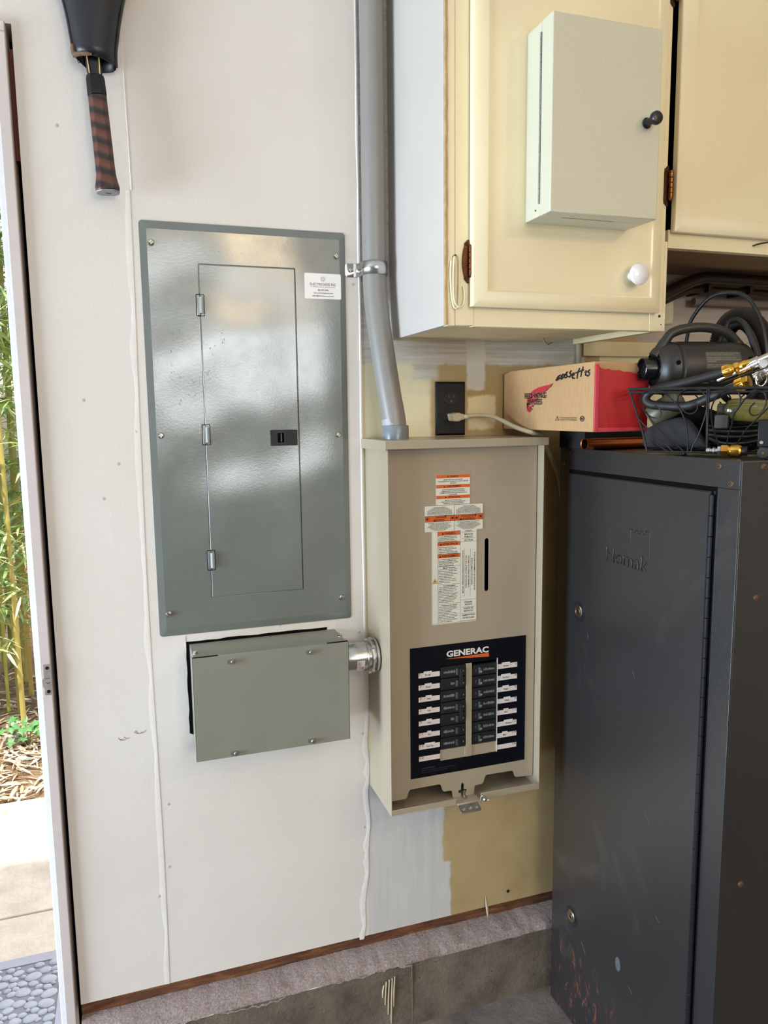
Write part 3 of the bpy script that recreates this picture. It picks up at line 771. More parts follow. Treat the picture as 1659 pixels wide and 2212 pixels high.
# ================================================================== METAL CONNECTOR BETWEEN THE BOXES
cn = thing('conduit_connector', (0.4545, -0.06, 0.8869), 'short shiny metal conduit connector joining the grey wiring box to the beige enclosure', 'conduit connector')
c = (0.4195, -0.060, 0.8869)
obj('sleeve', lathe(B(), c, (1, 0, 0), [(0, 0.0285), (0.003, 0.0300), (0.044, 0.0300), (0.046, 0.0285), (0.0705, 0.0285)], 36), GALV, cn)
bm = B(); lathe(bm, c, (1, 0, 0), [(0.053, 0.031), (0.054, 0.0350), (0.058, 0.0350), (0.0585, 0.031)], 8)
for k in range(8):
    a = k * math.pi / 4; p = Vector(c) + Vector((0.0555, 0.0355 * math.cos(a), 0.0355 * math.sin(a))); bmesh.ops.create_cube(bm, size=0.006, matrix=Matrix.Translation(p) @ Matrix.Rotation(a, 4, 'X'))
obj('locknut', bm, STEEL, cn)
obj('flange', lathe(B(), c, (1, 0, 0), [(0.0625, 0.03), (0.063, 0.0365), (0.067, 0.0365), (0.070, 0.034)], 32), STEEL, cn)
def cyl_patch(x0, x1, a0, a1, r, n=8):
    bm = B(); prev = None
    for i in range(n + 1):
        a = math.radians(a0 + (a1 - a0) * i / n); y = c[1] - r * math.cos(a); z = c[2] + r * math.sin(a)
        cur = (bm.verts.new((x0, y, z)), bm.verts.new((x1, y, z)))
        if prev: bm.faces.new((prev[0], prev[1], cur[1], cur[0]))
        prev = cur
    return bm
tg = obj('size_tag', cyl_patch(0.4395, 0.4560, -62, 2, 0.0303), M('tag_paper', (206, 196, 190), 0.5), cn, label='small white sticker')
bm = B()
write(bm, [('1 1/5', 0.4430, 0.8790, 0.0042, 0.012, dict(rot=90)), ('GIS', 0.4520, 0.8700, 0.0034, 0.008, dict(rot=90))], 'y', 0.0)
for v in bm.verts:
    v.co.y = c[1] - math.sqrt(max(0.0, 0.0306 ** 2 - (v.co.z - c[2]) ** 2))
obj('lettering', bm, INK, tg)
bm = cyl_patch(0.4470, 0.4478, -40, -4, 0.0305); obj('red_line', bm, RED, tg)

# ================================================================== GREY CONDUIT, STRAP
pv = thing('pvc_conduit', (0.545, -0.075, 1.337), 'grey plastic conduit running down the wall and bending into the beige enclosure top', 'conduit')
path = [(0.5075, -0.028, 2.60), (0.5075, -0.028, 2.0), (0.5070, -0.028, 1.72), (0.5068, -0.029, 1.665), (0.5075, -0.033, 1.62), (0.5105, -0.042, 1.565), (0.516, -0.054, 1.50), (0.5225, -0.067, 1.43), (0.5285, -0.0765, 1.378), (0.530, -0.078, 1.345)]
obj('pipe', tube(B(), path, 0.0237, 32, smooth=5), PVC, pv)
obj('end_fitting', lathe(B(), (0.5305, -0.0785, 1.337), (0, 0, 1), [(0, 0.0268), (0.0005, 0.0272), (0.0265, 0.0272), (0.028, 0.0262), (0.028, 0.0238)], 36), M('pvc_fitting', (120, 124, 130), 0.25), pv)
bm = B()
lathe(bm, (0.529, -0.0772, 1.3655), (0.10, -0.13, -1), [(0.0, 0.02395), (-0.013, 0.02385)], 36, caps=False); obj('primer_ring', bm, M('pvc_primer', (164, 163, 164), 0.5), pv)
sb = thing('pipe_strap', (0.49, 0, 1.677), 'shiny metal strap screwed to the wall holding the grey conduit', 'pipe strap')
bm = B(); pts = [(0.4575, -0.0008), (0.478, -0.0008), (0.4815, -0.010)]
for k in range(13):
    a = math.radians(200 - k * 17.5); pts.append((0.507 + 0.0252 * math.cos(a), -0.0285 - 0.0252 * math.sin(a)))
pts = [p for p in pts]
prev = None
for x, y in pts:
    cur = [bm.verts.new((x, y, 1.664)), bm.verts.new((x, y, 1.690))]
    if prev: bm.faces.new((prev[0], prev[1], cur[1], cur[0]))
    prev = cur
o = obj('band', bm, STEEL, sb); md = o.modifiers.new('solid', 'SOLIDIFY'); md.thickness = 0.0016; md.offset = 1
bm = B(); plate(bm, [roundpoly([(0.4530, 0.0), (0.4790, 0.0), (0.4790, 0.026), (0.4530, 0.026)], 0.006), rrect(0.4640, 0.4712, 0.0105, 0.0155, 0.0024)], -0.0022, -0.0004); rot(bm, Matrix.Translation((0, 0, 1.664))); obj('ear', bm, STEEL, sb)
obj('screw', screw_bm((0.4635, -0.0022, 1.677), (0, -1, 0), 0.0052, 0.6), SCREW, sb)

# ================================================================== TRANSFER SWITCH / SUB-PANEL ENCLOSURE
GX0, GX1, GZ0, GZ1, GY = 0.4904, 0.8334, 0.568, 1.3238, -0.1457
YP = -0.122
gs = thing('transfer_switch', ((GX0 + GX1) / 2, 0, GZ0), 'tall beige electrical enclosure with warning labels and black breaker sheet, under the cream cabinet', 'electrical enclosure')
T = 0.0016
bm = B()
box(bm, GX0, GX0 + T, GY, 0, GZ0, GZ1); box(bm, GX1 - T, GX1, GY, 0, GZ0, GZ1); box(bm, GX0 + T, GX1 - T, -T, 0, GZ0, GZ1)
box(bm, GX0 + T, GX1 - T, GY, -T, GZ0, GZ0 + T); box(bm, GX0 + T, GX1 - T, GY, -T, GZ1 - T, GZ1)
box(bm, GX0 + T, 0.6350, GY, GY + T, GZ0 + T, 0.5815); box(bm, 0.6925, GX1 - T, GY, GY + T, GZ0 + T, 0.5835)
obj('body', bm, TANB, gs, bev=0.0004, seg=1)
bm = B(); prism(bm, [(GY - 0.012, GZ1 - 0.003), (GY - 0.012, GZ1 + 0.0135), (0, GZ1 + 0.0145), (0, GZ1 + 0.0004), (GY - 0.0105, GZ1 + 0.0004), (GY - 0.0105, GZ1 - 0.003)], 'x', 0.4815, 0.8362)
obj('hood', bm, TANB, gs, bev=0.0015)
bm = B(); box(bm, 0.4815, 0.4830, GY - 0.0115, -0.001, GZ1 - 0.006, GZ1 + 0.001); box(bm, 0.8347, 0.8362, GY - 0.0115, -0.001, GZ1 - 0.003, GZ1 + 0.001); obj('hood_lip', bm, TANB, gs)
# dead front with slot, keyhole and breaker window
low = roundpoly([(0.4925, 1.3225), (0.4925, 0.5886), (0.5325, 0.5884), (0.5385, 0.6072), (0.6090, 0.6075), (0.6150, 0.5890), (0.6360, 0.5886), (0.6372, 0.5705), (0.6880, 0.5712), (0.6885, 0.5905), (0.7085, 0.5910), (0.7150, 0.6098), (0.7815, 0.6085), (0.7860, 0.5922), (0.8300, 0.5895), (0.8300, 1.3225)], 0.005)
key = [(0.6568, 0.5735), (0.6636, 0.5735), (0.6636, 0.5790), (0.6695, 0.5790), (0.6708, 0.5830), (0.6695, 0.5862), (0.6636, 0.5862), (0.6636, 0.5980), (0.6602, 0.6020), (0.6568, 0.5980), (0.6568, 0.5862), (0.6515, 0.5862), (0.6502, 0.5825), (0.6515, 0.5790), (0.6568, 0.5790)]
WIN = (0.6082, 0.7400, 0.6600, 0.8665)
bm = B(); plate(bm, [low, rrect(0.7096, 0.7190, 1.0172, 1.1298, 0.0046), roundpoly(key, 0.0012, 2), rrect(*WIN[:2], *WIN[2:], 0.0005)], YP, YP + 0.0016)
df = obj('dead_front', bm, TANB, gs)
bm = B(); box(bm, 0.6372, 0.6900, GY - 0.004, YP + 0.001, 0.5695, 0.5712); obj('tongue', bm, TANB, gs, bev=0.0008)
bm = B(); box(bm, 0.6375, 0.6930, GY - 0.003, GY + 0.002, 0.5660, 0.5692); obj('tongue_bend', bm, TANB, gs, bev=0.0012)
bm = B(); box(bm, GX0 + 0.01, GX1 - 0.01, -0.05, -0.047, GZ0 + 0.02, GZ1 - 0.02); obj('inner_shade', bm, DARK, gs, smooth=False)  # black sheet that gives the inside of the enclosure its shade
for x0, x1 in ((0.545, 0.590), (0.725, 0.770)):
    bm = prism(B(), roundpoly([(x0 - 0.02, -0.118), (x1 + 0.02, -0.118), (x1 - 0.002, -0.085), (x0 + 0.002, -0.085)], 0.012), 'z', GZ0 + T, GZ0 + T + 0.0005)
    obj('floor_relief', bm, M('beige_shade_inner', (170, 158, 136), 0.5), gs)
hs = obj('hasp', plate(B(), [roundpoly([(0.0, 0.0), (0.047, 0.0), (0.047, 0.020), (0.0, 0.020)], 0.004)] + [[(cx + 0.0032 * math.cos(a * 0.4488), 0.0085 + 0.0032 * math.sin(a * 0.4488)) for a in range(14)] for cx in (0.0085, 0.0235, 0.0385)], -0.001, 0.001), GALV, gs, bev=0.0004)
R = Matrix.Translation(Vector((0.6375, GY - 0.0035, 0.5655)) - org(gs)) @ Matrix.Rotation(math.radians(62), 4, 'X') @ Matrix.Translation((0, 0, -0.019)) @ Matrix.Translation(org(gs))
hs.data.transform(Matrix.Translation(Vector((0, 0, 0)) + org(gs)))
hs.data.transform(Matrix.Translation(Vector((0.6375, GY - 0.0035, 0.5665)) - org(gs)) @ Matrix.Rotation(math.radians(-62), 4, 'X') @ Matrix.Translation((0, 0, -0.019)))
bm = B(); tube(bm, [(0.6605, -0.131, 0.5712), (0.6605, -0.131, 0.588)], 0.0027, 12); hexa(bm, (0.6605, -0.131, 0.5712), (0, 0, 1), 0.0056, 0, 0.005); obj('stud_nut', bm, STEEL, gs)
wn = obj('wing_screw', screw_bm((0.6990, GY - 0.003, 0.5715), (0, -1, 0), 0.0052, 1.3), STEEL, gs)
bm = B(); tube(bm, [(0.6990, GY - 0.004, 0.5775), (0.6945, GY - 0.004, 0.5800), (0.6905, GY - 0.004, 0.5770), (0.6890, GY - 0.004, 0.5640)], 0.0013, 8, smooth=5); tube(bm, [(0.7045, GY - 0.006, 0.568), (0.7085, GY - 0.006, 0.569)], 0.0012, 6); obj('wire_clip', bm, STEEL, wn)
bm = B(); box(bm, 0.805, 0.8315, GY + 0.002, YP - 0.002, GZ0 + T, GZ0 + 0.0045); s = obj('corner_bracket', bm, TANB, gs, bev=0.0004); obj('screw', screw_bm((0.819, GY + 0.012, GZ0 + 0.0045), (0, 0, 1), 0.0042, 0.7), STEEL, s)

# ---- breaker sheet
YS = YP - 0.0008
bm = B(); plate(bm, [[(0.5418, 0.6300), (0.8088, 0.6300), (0.8088, 0.9122), (0.5418, 0.9122)], rrect(*WIN[:2], *WIN[2:], 0.0005)], YS, YP); sh = obj('breaker_sheet', bm, SHEET, gs, label='navy black printed sheet around the breakers')
bm = B(); write(bm, [('GENERAC', 0.6712, 0.8916, 0.0125, 0.0970, dict(bold=0.035))], 'y', YS - 0.0003); obj('brand_lettering', bm, PAPER, sh)
bm = B(); f = [bm.verts.new((x, YS - 0.0003, z)) for x, z in ((0.6215, 0.8812), (0.7205, 0.8750), (0.7205, 0.8835))]; bm.faces.new(f); obj('brand_swoosh', bm, ORANGE, sh)
bm = B(); write(bm, [('To Reset Breakers', 0.5665, 0.6500, 0.0030, 0.030, dict(align='L')), ('Breaker in OFF position continues to reset to Tripped', 0.5665, 0.6452, 0.0026, 0.076, dict(align='L', bold=0)), ('Move handle to OFF position then ON', 0.5665, 0.6405, 0.0026, 0.058, dict(align='L', bold=0)), ('0L0000001A', 0.798, 0.6322, 0.0014, 0.013, dict(bold=0))], 'y', YS - 0.0003); obj('sheet_lettering', bm, INKD, sh)
names = {1: 'Kit outl', 3: 'Kit outl', 5: 'Oven', 7: 'Nook', 9: 'Furn', 11: 'Kit', 13: 'Cook Top', 15: '', 2: 'Dine/bath', 4: 'Fam Room', 6: 'Garage', 8: 'Kitchen', 10: 'Bath', 12: 'Penthouse', 14: 'Mstr', 16: ''}
wid = {1: .018, 3: .0158, 5: .0135, 7: .0115, 9: .0125, 11: .009, 13: .023, 2: .0195, 4: .0225, 6: .016, 8: .0165, 10: .012, 12: .022, 14: .0130}
mid = {1: .5805, 3: .5815, 5: .5825, 7: .5835, 9: .583, 11: .5835, 13: .5845, 2: .7610, 4: .7610, 6: .7605, 8: .7640, 10: .7620, 12: .7680, 14: .7595}
for n_ in range(1, 17):
    k = (n_ - 1) // 2; left = n_ % 2
    zc = (0.8520 if left else 0.8498) - 0.02585 * k
    x0, x1 = (0.5602, 0.6076) if left else (0.7406, 0.7882)
    bm = B(); quad(bm, x0, x1, zc - 0.0053, zc + 0.0053, YS - 0.0002); s = obj('circuit_strip', bm, STRIPP, sh, smooth=False)
    bm = B()
    nx = 0.5622 if left else 0.7868
    write(bm, [(str(n_), nx, zc + 0.0042, 0.0080, None, dict(align='L' if left else 'R', bold=-0.01))], 'y', YS - 0.0007)
    obj('circuit_number', bm, INKG if n_ > 99 else M('strip_number_ink', (62, 56, 54), 0.6), s)
    if names[n_]:
        bm = B(); quad(bm, mid[n_] - wid[n_] / 2, mid[n_] + wid[n_] / 2, zc - 0.0051, zc + 0.0082, YS - 0.0005); tp = obj('name_tape', bm, PAPER, s, smooth=False)
        bm = B(); write(bm, [(names[n_], mid[n_], zc + 0.0008, 0.0042, wid[n_] * 0.66)], 'y', YS - 0.0008)
        for q in bm.faces: pass
        obj('name_lettering', bm, INK, s)
    obj
# ---- breakers, centre spine and blank fillers
bm = B(); box(bm, 0.6674, 0.6808, YP - 0.002, YP + 0.004, 0.6600, 0.8660); obj('centre_spine', bm, TANB, gs, bev=0.0006)
for x0, x1 in ((0.6084, 0.6672), (0.6810, 0.7400)):
    bm = B(); rings(bm, x0, x1, 0.6602, 0.6835, [(0, YP + 0.003), (0, YP - 0.001), (0.0016, YP - 0.001), (0.0022, YP + 0.0002)]); obj('blank_filler', bm, TANB, gs)
bm = B(); box(bm, 0.7398, 0.7408, YP - 0.0022, YP, 0.6600, 0.8700); obj('window_edge', bm, PAPER, gs)
marks = M('breaker_print', (132, 132, 136), 0.6)
def breaker(x0, x1, z0, z1, left, poles):
    bm = B()
    for p in range(poles):
        h = (z1 - z0) / poles
        rings(bm, x0 + 0.0004, x1 - 0.0004, z0 + p * h + 0.0006, z0 + (p + 1) * h - 0.0006, [(0, YP + 0.006), (0, YP + 0.0005), (0.001, YP - 0.0012), (0.0032, YP - 0.0012), (0.0036, YP - 0.0004)])
    b = obj('breaker', bm, BRK, gs, label='black double-pole breaker' if poles == 2 else None)
    bm = B(); hx0, hx1 = (x0 + 0.034, x0 + 0.048) if left else (x0 + 0.0145, x0 + 0.024)
    for p in range(poles):
        h = (z1 - z0) / poles; zc = z0 + (p + 0.5) * h
        prism(bm, [(hx0, YP - 0.0006), (hx0 + 0.0015, YP - 0.0040), (hx0 + 0.004, YP - 0.0058), (hx1 - 0.003, YP - 0.0048), (hx1, YP - 0.0006)], 'z', zc - 0.0075, zc + 0.0068)
    if poles == 2:
        zc = (z0 + z1) / 2; box(bm, hx1 - 0.006, hx1 + 0.001, YP - 0.0064, YP - 0.001, zc - 0.018, zc + 0.018)
    obj('handle', bm, M('breaker_handle', (33, 33, 35), 0.4), b, bev=0.0005)
    bm = B(); rr = random.Random(int(x0 * 1e4) + int(z0 * 1e4))
    for p in range(poles):
        h = (z1 - z0) / poles; zc = z0 + (p + 0.5) * h
        a, c = (x0 + 0.0075, x0 + 0.031) if left else (x0 + 0.027, x0 + 0.0515)
        if poles == 2 and p == 0: a = x0 + 0.024
        x = a
        while x < c:
            ww = rr.uniform(0.0008, 0.0024); hh = rr.uniform(0.002, 0.0046)
            quad(bm, x, x + ww, zc - 0.0015 - hh * 0.4, zc - 0.0015 + hh, YP - 0.00075); x += ww + rr.uniform(0.0004, 0.001)
        if not left:
            quad(bm, x0 + 0.0165, x0 + 0.0215, zc - 0.0046, zc - 0.0004, YP - 0.0060)
            for q in range(3): quad(bm, x0 + 0.0082 + q * 0.0004, x0 + 0.0094 + q * 0.0004, zc - 0.003 + q * 0.0022, zc - 0.0018 + q * 0.0022, YP - 0.0008)
        else:
            quad(bm, x0 + 0.0515, x0 + 0.0540, zc - 0.0035, zc - 0.0002, YP - 0.0008)
    obj('print_marks', bm, marks, b, smooth=False)
zt = 0.8655; ph = 0.02594
for k, poles in ((0, 2), (2, 1), (3, 2), (5, 1), (6, 1)): breaker(0.6090, 0.6672, zt - ph * (k + poles), zt - ph * k, True, poles)
zt = 0.8612; ph = 0.02528
for k in range(7): breaker(0.6810, 0.7396, zt - ph * (k + 1), zt - ph * k, False, 1)

# ---- warning labels on the dead front
YL = YP - 0.0006
def label_plate(x0, x1, z0, z1, y=YL): return plate(B(), [rrect(x0, x1, z0, z1, 0.0016)], y, YP - 0.00005)
WT, WI = 0.0000, 0.0000
lb = obj('warning_label', label_plate(0.6003, 0.6755, 1.2045, 1.2650), LABELW, gs, label='small warning label with three orange bands')
bm = B()
for z0, z1 in ((1.2583, 1.2648), (1.2383, 1.2448), (1.2165, 1.2230)): quad(bm, 0.6006, 0.6752, z0, z1, YL - 0.0002)
obj('orange_bands', bm, ORANGE, lb, smooth=False)
bm = B(); cx = 0.638
write(bm, [('WARNING', cx + .002, 1.2616, 0.0036, 0.0185), ('AVERTISSEMENT', cx + .002, 1.2416, 0.0038, 0.0320), ('ADVERTENCIA', cx + .002, 1.2197, 0.0036, 0.0260),
  ('MORE THAN ONE LIVE CIRCUIT', cx, 1.2550, 0.0021, 0.042), ('DISCONNECT ALL SOURCES OF SUPPLY BEFORE', cx, 1.2514, 0.0021, 0.066), ('SERVICING', cx, 1.2478, 0.0021, 0.014),
  ("PLUS D'UN CIRCUIT SOUS TENSION", cx, 1.2352, 0.0021, 0.048), ('DEBRANCHER TOUTES LES SOURCES', cx, 1.2318, 0.0021, 0.051), ("D'ALIMENTATION AVANT D'ENTREPRENDRE LE", cx, 1.2284, 0.0021, 0.060), ('DEPANNAGE', cx, 1.2250, 0.0021, 0.017),
  ('MAS DE UN CIRCUITO VIVO', cx, 1.2134, 0.0021, 0.036), ('DESCONECTE TODAS LAS FUENTES DE', cx, 1.2102, 0.0021, 0.053), ('SUMINISTRO ANTES DE SERVICIO', cx, 1.2070, 0.0021, 0.045)], 'y', YL - 0.0005)
for px, pz in ((0.6265, 1.2616), (0.6185, 1.2416), (0.6215, 1.2197)):
    bm.faces.new([bm.verts.new((px + a, YL - 0.0005, pz + c)) for a, c in ((-0.002, -0.0018), (0.002, -0.0018), (0, 0.0018))])
obj('lettering', bm, INK, lb)
lb = obj('warning_label', label_plate(0.5758, 0.7042, 1.1505, 1.2030, YP - 0.0012), LABELW, gs, label='wide warning label with one orange band across the middle')
Y2 = YP - 0.0012
bm = B(); quad(bm, 0.5760, 0.7040, 1.1710, 1.1825, Y2 - 0.0002); obj('orange_band', bm, ORANGE, lb, smooth=False)
bm = B()
for a, c in ((0.5760, 0.7040),):
    quad(bm, a, c, 1.1705, 1.1712, Y2 - 0.0004); quad(bm, a, c, 1.1823, 1.1830, Y2 - 0.0004)
for x in (0.5760, 0.5848, 0.6318, 0.6400, 0.6494, 0.6946, 0.7034): quad(bm, x, x + 0.0006, 1.1710, 1.1825, Y2 - 0.0004)
quad(bm, 0.6398, 0.6404, 1.1507, 1.2028, Y2 - 0.0004)
tops = ['HAZARD OF ELECTRIC SHOCK', 'BURN OR EXPLOSION. MORE THAN', 'ONE LIVE CIRCUIT. DISCONNECT ALL', 'SOURCES OF SUPPLY. FAILURE TO FOLLOW', 'THESE INSTRUCTIONS CAN RESULT IN', 'SERIOUS INJURY OR DEATH. TURN OFF', 'ALL POWER BEFORE WORKING INSIDE']
spa = ['PELIGRO DE ELECTROCUCION', 'QUEMADURA O EXPLOSION. DESCONECTE', 'TODAS LAS FUENTES DE SUMINISTRO ANTES DE', 'DAR SERVICIO. EL INCUMPLIMIENTO DE ESTAS', 'INSTRUCCIONES PUEDE CAUSAR LESIONES', 'GRAVES O LA MUERTE. APAGUE TODA LA', 'ENERGIA ANTES DE TRABAJAR']
wds = [.026, .036, .046, .052, .052, .056, .050]
L = []
for i in range(7):
    for cx, tx in ((0.6080, tops), (0.6715, spa)):
        w_ = wds[i] * (1.0 if cx < .64 else 1.06)
        L.append((tx[i], cx, 1.1678 - i * 0.0024, 0.00165, wds[6 - i] * 1.0 if i > 3 else w_ if i else .05))
        L.append((tx[i], cx, 1.1855 + i * 0.0024, 0.00165, wds[6 - i] if i > 3 else .054, dict(rot=180)))
L += [('WARNING', 0.6085, 1.1740, 0.0040, 0.0200), ('WARNING', 0.6085, 1.1795, 0.0036, 0.0200, dict(rot=180)), ('ADVERTENCIA', 0.6720, 1.1740, 0.0040, 0.0290), ('ADVERTENCIA', 0.6700, 1.1795, 0.0036, 0.0290, dict(rot=180))]
write(bm, L, 'y', Y2 - 0.0005)
for px, pz, s in ((0.5965, 1.1738, 1), (0.6205, 1.1797, -1), (0.6545, 1.1738, 1), (0.6875, 1.1797, -1)):
    bm.faces.new([bm.verts.new((px + a * s, Y2 - 0.0005, pz + c * s)) for a, c in ((-0.0028, -0.0022), (0.0028, -0.0022), (0, 0.0026))])
for x in (0.5808, 0.6362, 0.6450, 0.6992):                   # burst pictograms
    for a in range(4):
        t = a * math.pi / 4 + 0.3; d = 0.0034; e = 0.0004
        bm.faces.new([bm.verts.new((x + d * math.cos(t) * i - e * math.sin(t) * j, Y2 - 0.0005, 1.1768 + d * math.sin(t) * i + e * math.cos(t) * j)) for i, j in ((-1, -1), (1, -1), (1, 1), (-1, 1))])
obj('lettering', bm, INK, lb)
lb = obj('instruction_label', label_plate(0.5903, 0.6915, 0.9565, 1.1515), LABELW, gs, label='tall instruction label with three orange bands')
O3 = ((1.1418, 1.1498), (1.1198, 1.1276), (1.0948, 1.1026))
bm = B()
for z0, z1 in O3: quad(bm, 0.6036, 0.6535, z0, z1, YL - 0.0002)
obj('orange_bands', bm, ORANGE, lb, smooth=False)
bm = B()
for x, z0, z1 in ((0.5907, 0.958, 1.1505), (0.6034, 0.958, 1.1505), (0.6537, 0.958, 1.1505), (0.6905, 0.958, 1.1505), (0.6630, 1.010, 1.112), (0.6765, 1.010, 1.112)): quad(bm, x, x + 0.00035, z0, z1, YL - 0.0004)
for z, x0, x1 in ((0.9582, .5907, .6908), (1.1415, .6034, .6537), (1.1275, .6034, .6537), (1.1025, .6034, .6537), (1.0770, .6034, .6537), (1.0395, .6034, .6537), (0.9985, .6034, .6537), (1.1255, .6537, .6908), (1.1455, .657, .687), (1.1325, .657, .687), (1.0035, .6537, .6908), (0.9880, .657, .687), (0.9745, .657, .687), (0.9590, .6537, .6908)): quad(bm, x0, x1, z, z + 0.00035, YL - 0.0004)
L = [('WARNING', 0.6305, 1.1458, 0.0044, 0.0235), ('ADVERTENCIA', 0.6310, 1.1237, 0.0044, 0.0345), ('AVERTISSEMENT', 0.6305, 1.0987, 0.0044, 0.0370),
     ('UTILITY', 0.6725, 1.1480, 0.0034, 0.0155), ('SERVICIO', 0.6725, 1.1412, 0.0034, 0.0195), ('PUBLICO', 0.6725, 1.1358, 0.0034, 0.0185), ('SECTEUR', 0.6725, 1.1288, 0.0034, 0.0200),
     ('STANDBY', 0.6725, 0.9985, 0.0034, 0.018), ('SOURCE', 0.6725, 0.9935, 0.0034, 0.016), ('FUENTE DE', 0.6725, 0.9850, 0.0034, 0.021), ('RESPALDO', 0.6725, 0.9798, 0.0034, 0.021), ('ALIMENTATION', 0.6725, 0.9710, 0.0034, 0.0285), ('DE SECOURS', 0.6725, 0.9652, 0.0034, 0.026),
     ('MANUAL OPERATING HANDLE/SWITCH POSITION', 0.6597, 1.0630, 0.0030, 0.090, dict(rot=90)), ('POSICION DEL INTERRUPTOR CON', 0.6668, 1.0630, 0.0030, 0.068, dict(rot=90)), ('LA MANIJA DE OPERACION MANUAL', 0.6725, 1.0630, 0.0030, 0.068, dict(rot=90)), ('POSITION DU COMMUTATEUR', 0.6800, 1.0630, 0.0030, 0.056, dict(rot=90)), ('DE LA POIGNEE DE COMMANDE MANUELLE', 0.6860, 1.0630, 0.0030, 0.080, dict(rot=90))]
def para(z, lines, x=0.6052, dz=0.0034, h=0.0021):
    for i, (t, ww) in enumerate(lines): L.append((t, x, z - i * dz, h, ww, dict(align='L')))
para(1.1392, [('To reduce the risk of electric shock', .040), ('or personal injury, DISCONNECT ALL', .042), ('SOURCES OF SUPPLY BEFORE', .036), ('SERVICE OR MANUAL OPERATION', .041)])
para(1.1172, [('Reduzca el riesgo de choque', .033), ('electrico o lesion, DESCONECTE', .040), ('TODAS LAS FUENTES DE', .030), ('SUMINISTRO ANTES DE EFECTUAR', .042), ('SERVICIO O LA OPERACION MANUAL', .044)])
para(1.0922, [("Pour reduire le risque d'electrocution", .045), ('ou de lesions, DEBRANCHER', .040), ("LES SOURCES D'ALIMENTATION", .043), ('AVANT TOUT SERVICE OU', .034), ('FONCTIONNEMENT MANUEL', .034)])
L.append(('Manual Operation', 0.629, 1.0745, 0.0026, .027, dict(bold=.02)))
para(1.0712, [('1. To manually operate switch,', .042), ('   attach handle to operating lever', .040), ('   between extended ends.', .031), ('2. Pull down lever to disconnect', .042), ('   utility or push lever up to', .034), ('   connect utility to load.', .029), ('3. When servicing has been', .038), ('   completed, be sure to remove', .040), ('   handle from switch.', .026)])
L.append(('Operacion manual', 0.629, 1.0370, 0.0026, .027, dict(bold=.02)))
para(1.0337, [('1. Para operar el interruptor con la', .042), ('   mano, instale la manija en la', .039), ('   palanca de operacion entre los', .041), ('   bordes de los extendidos.', .033), ('2. Tire hacia abajo de la palanca', .042), ('   para desconectar el servicio', .039), ('   publico o empujela hacia arriba', .043), ('   para conectar la red a la carga.', .040), ('3. Cuando se complete el', .036), ('   servicio, asegurese de', .034)])
L.append(('Fonctionnement manuel', 0.629, 0.9958, 0.0026, .034, dict(bold=.02)))
para(0.9925, [('1. Pour actionner le commutateur', .040), ('   manuellement, fixer la poignee', .041), ('   au levier de commande', .031), ('   entre les extremites.', .028), ('2. Tirer le levier vers le bas', .039), ('   pour debrancher le secteur ou', .041), ('   pousser le levier vers le haut', .041), ('   pour connecter la charge', .036), ('3. Une fois le service termine,', .042), ('   retirer la poignee', .030)])
write(bm, L, 'y', YL - 0.0005)
for px, pz in ((0.6150, 1.1456), (0.6105, 1.1235), (0.6090, 1.0985)):
    bm.faces.new([bm.verts.new((px + a, YL - 0.0005, pz + c)) for a, c in ((-0.0024, -0.0021), (0.0024, -0.0021), (0, 0.0023))])
obj('lettering', bm, INK, lb)
bm = B(); bm.faces.new([bm.verts.new((0.5972 + a, YL - 0.0004, 1.0480 + c)) for a, c in ((-0.0054, -0.0045), (0.0054, -0.0045), (0, 0.0052))]); tr = obj('hazard_triangle', bm, YELL, lb)
bm = B(); tube(bm, [(0.5972 + a, YL - 0.0006, 1.0480 + c) for a, c in ((-0.0054, -0.0045), (0.0054, -0.0045), (0, 0.0052))], 0.0003, 4, closed=True)
bm.faces.new([bm.verts.new((0.5972 + a, YL - 0.0006, 1.0475 + c)) for a, c in ((0.0004, 0.0028), (-0.0016, -0.0004), (-0.0002, -0.0004), (-0.0006, -0.0030), (0.0014, 0.0004), (0.0002, 0.0004))]); obj('bolt_mark', bm, INK, tr)

# ================================================================== UPPER CABINETS
CX0, CX1, CYF, CB, CTOP = 0.5481, 1.0040, -0.2921, 1.5384, CZ
ca = thing('upper_cabinet', ((CX0 + CX1) / 2, 0, CB), 'cream-painted upper wall cabinet with the khaki metal box on its door, nearest the conduit', 'cabinet')
bm = B(); box(bm, CX0, CX0 + 0.017, CYF + 0.004, -0.001, CB + 0.001, CTOP - 0.002); obj('side_panel', bm, WHITEP, ca, bev=0.0008, label='white outer side of the cabinet')
bm = B(); prev = None; rr = random.Random(6)
for i in range(61):
    z = CB + 0.001 + (CTOP - 0.003 - CB) * i / 60; a = rr.uniform(0, 0.0012)
    cur = [bm.verts.new(p) for p in ((CX0 - 0.0004, CYF + 0.006, z), (CX0 - 0.0004 + a, CYF - 0.0006, z), (CX0 + 0.0042 + a, CYF - 0.0008, z), (CX0 + 0.0046, CYF + 0.004, z))]
    if prev:
        for k in range(3): bm.faces.new((prev[k], prev[k + 1], cur[k + 1], cur[k]))
    prev = cur
obj('raw_edge', bm, RAW, ca, label='chipped bare-wood front edge')
bm = B()
box(bm, CX0 + 0.004, 0.566, CYF, CYF + 0.018, CB, CTOP - 0.002); box(bm, 0.5665, 0.602, CYF + 0.0004, CYF + 0.018, CB + 0.001, CTOP - 0.002)
box(bm, 0.602, 0.968, CYF + 0.0006, CYF + 0.018, CB, CB + 0.055); box(bm, 0.968, 0.9975, CYF, CYF + 0.018, CB, CTOP - 0.002)
box(bm, 0.9975, CX1, CYF, CYF + 0.018, CB, 1.704); box(bm, 0.602, 0.968, CYF, CYF + 0.018, 2.50, CTOP - 0.002)
obj('face_frame', bm, CREAM, ca, bev=0.0008)
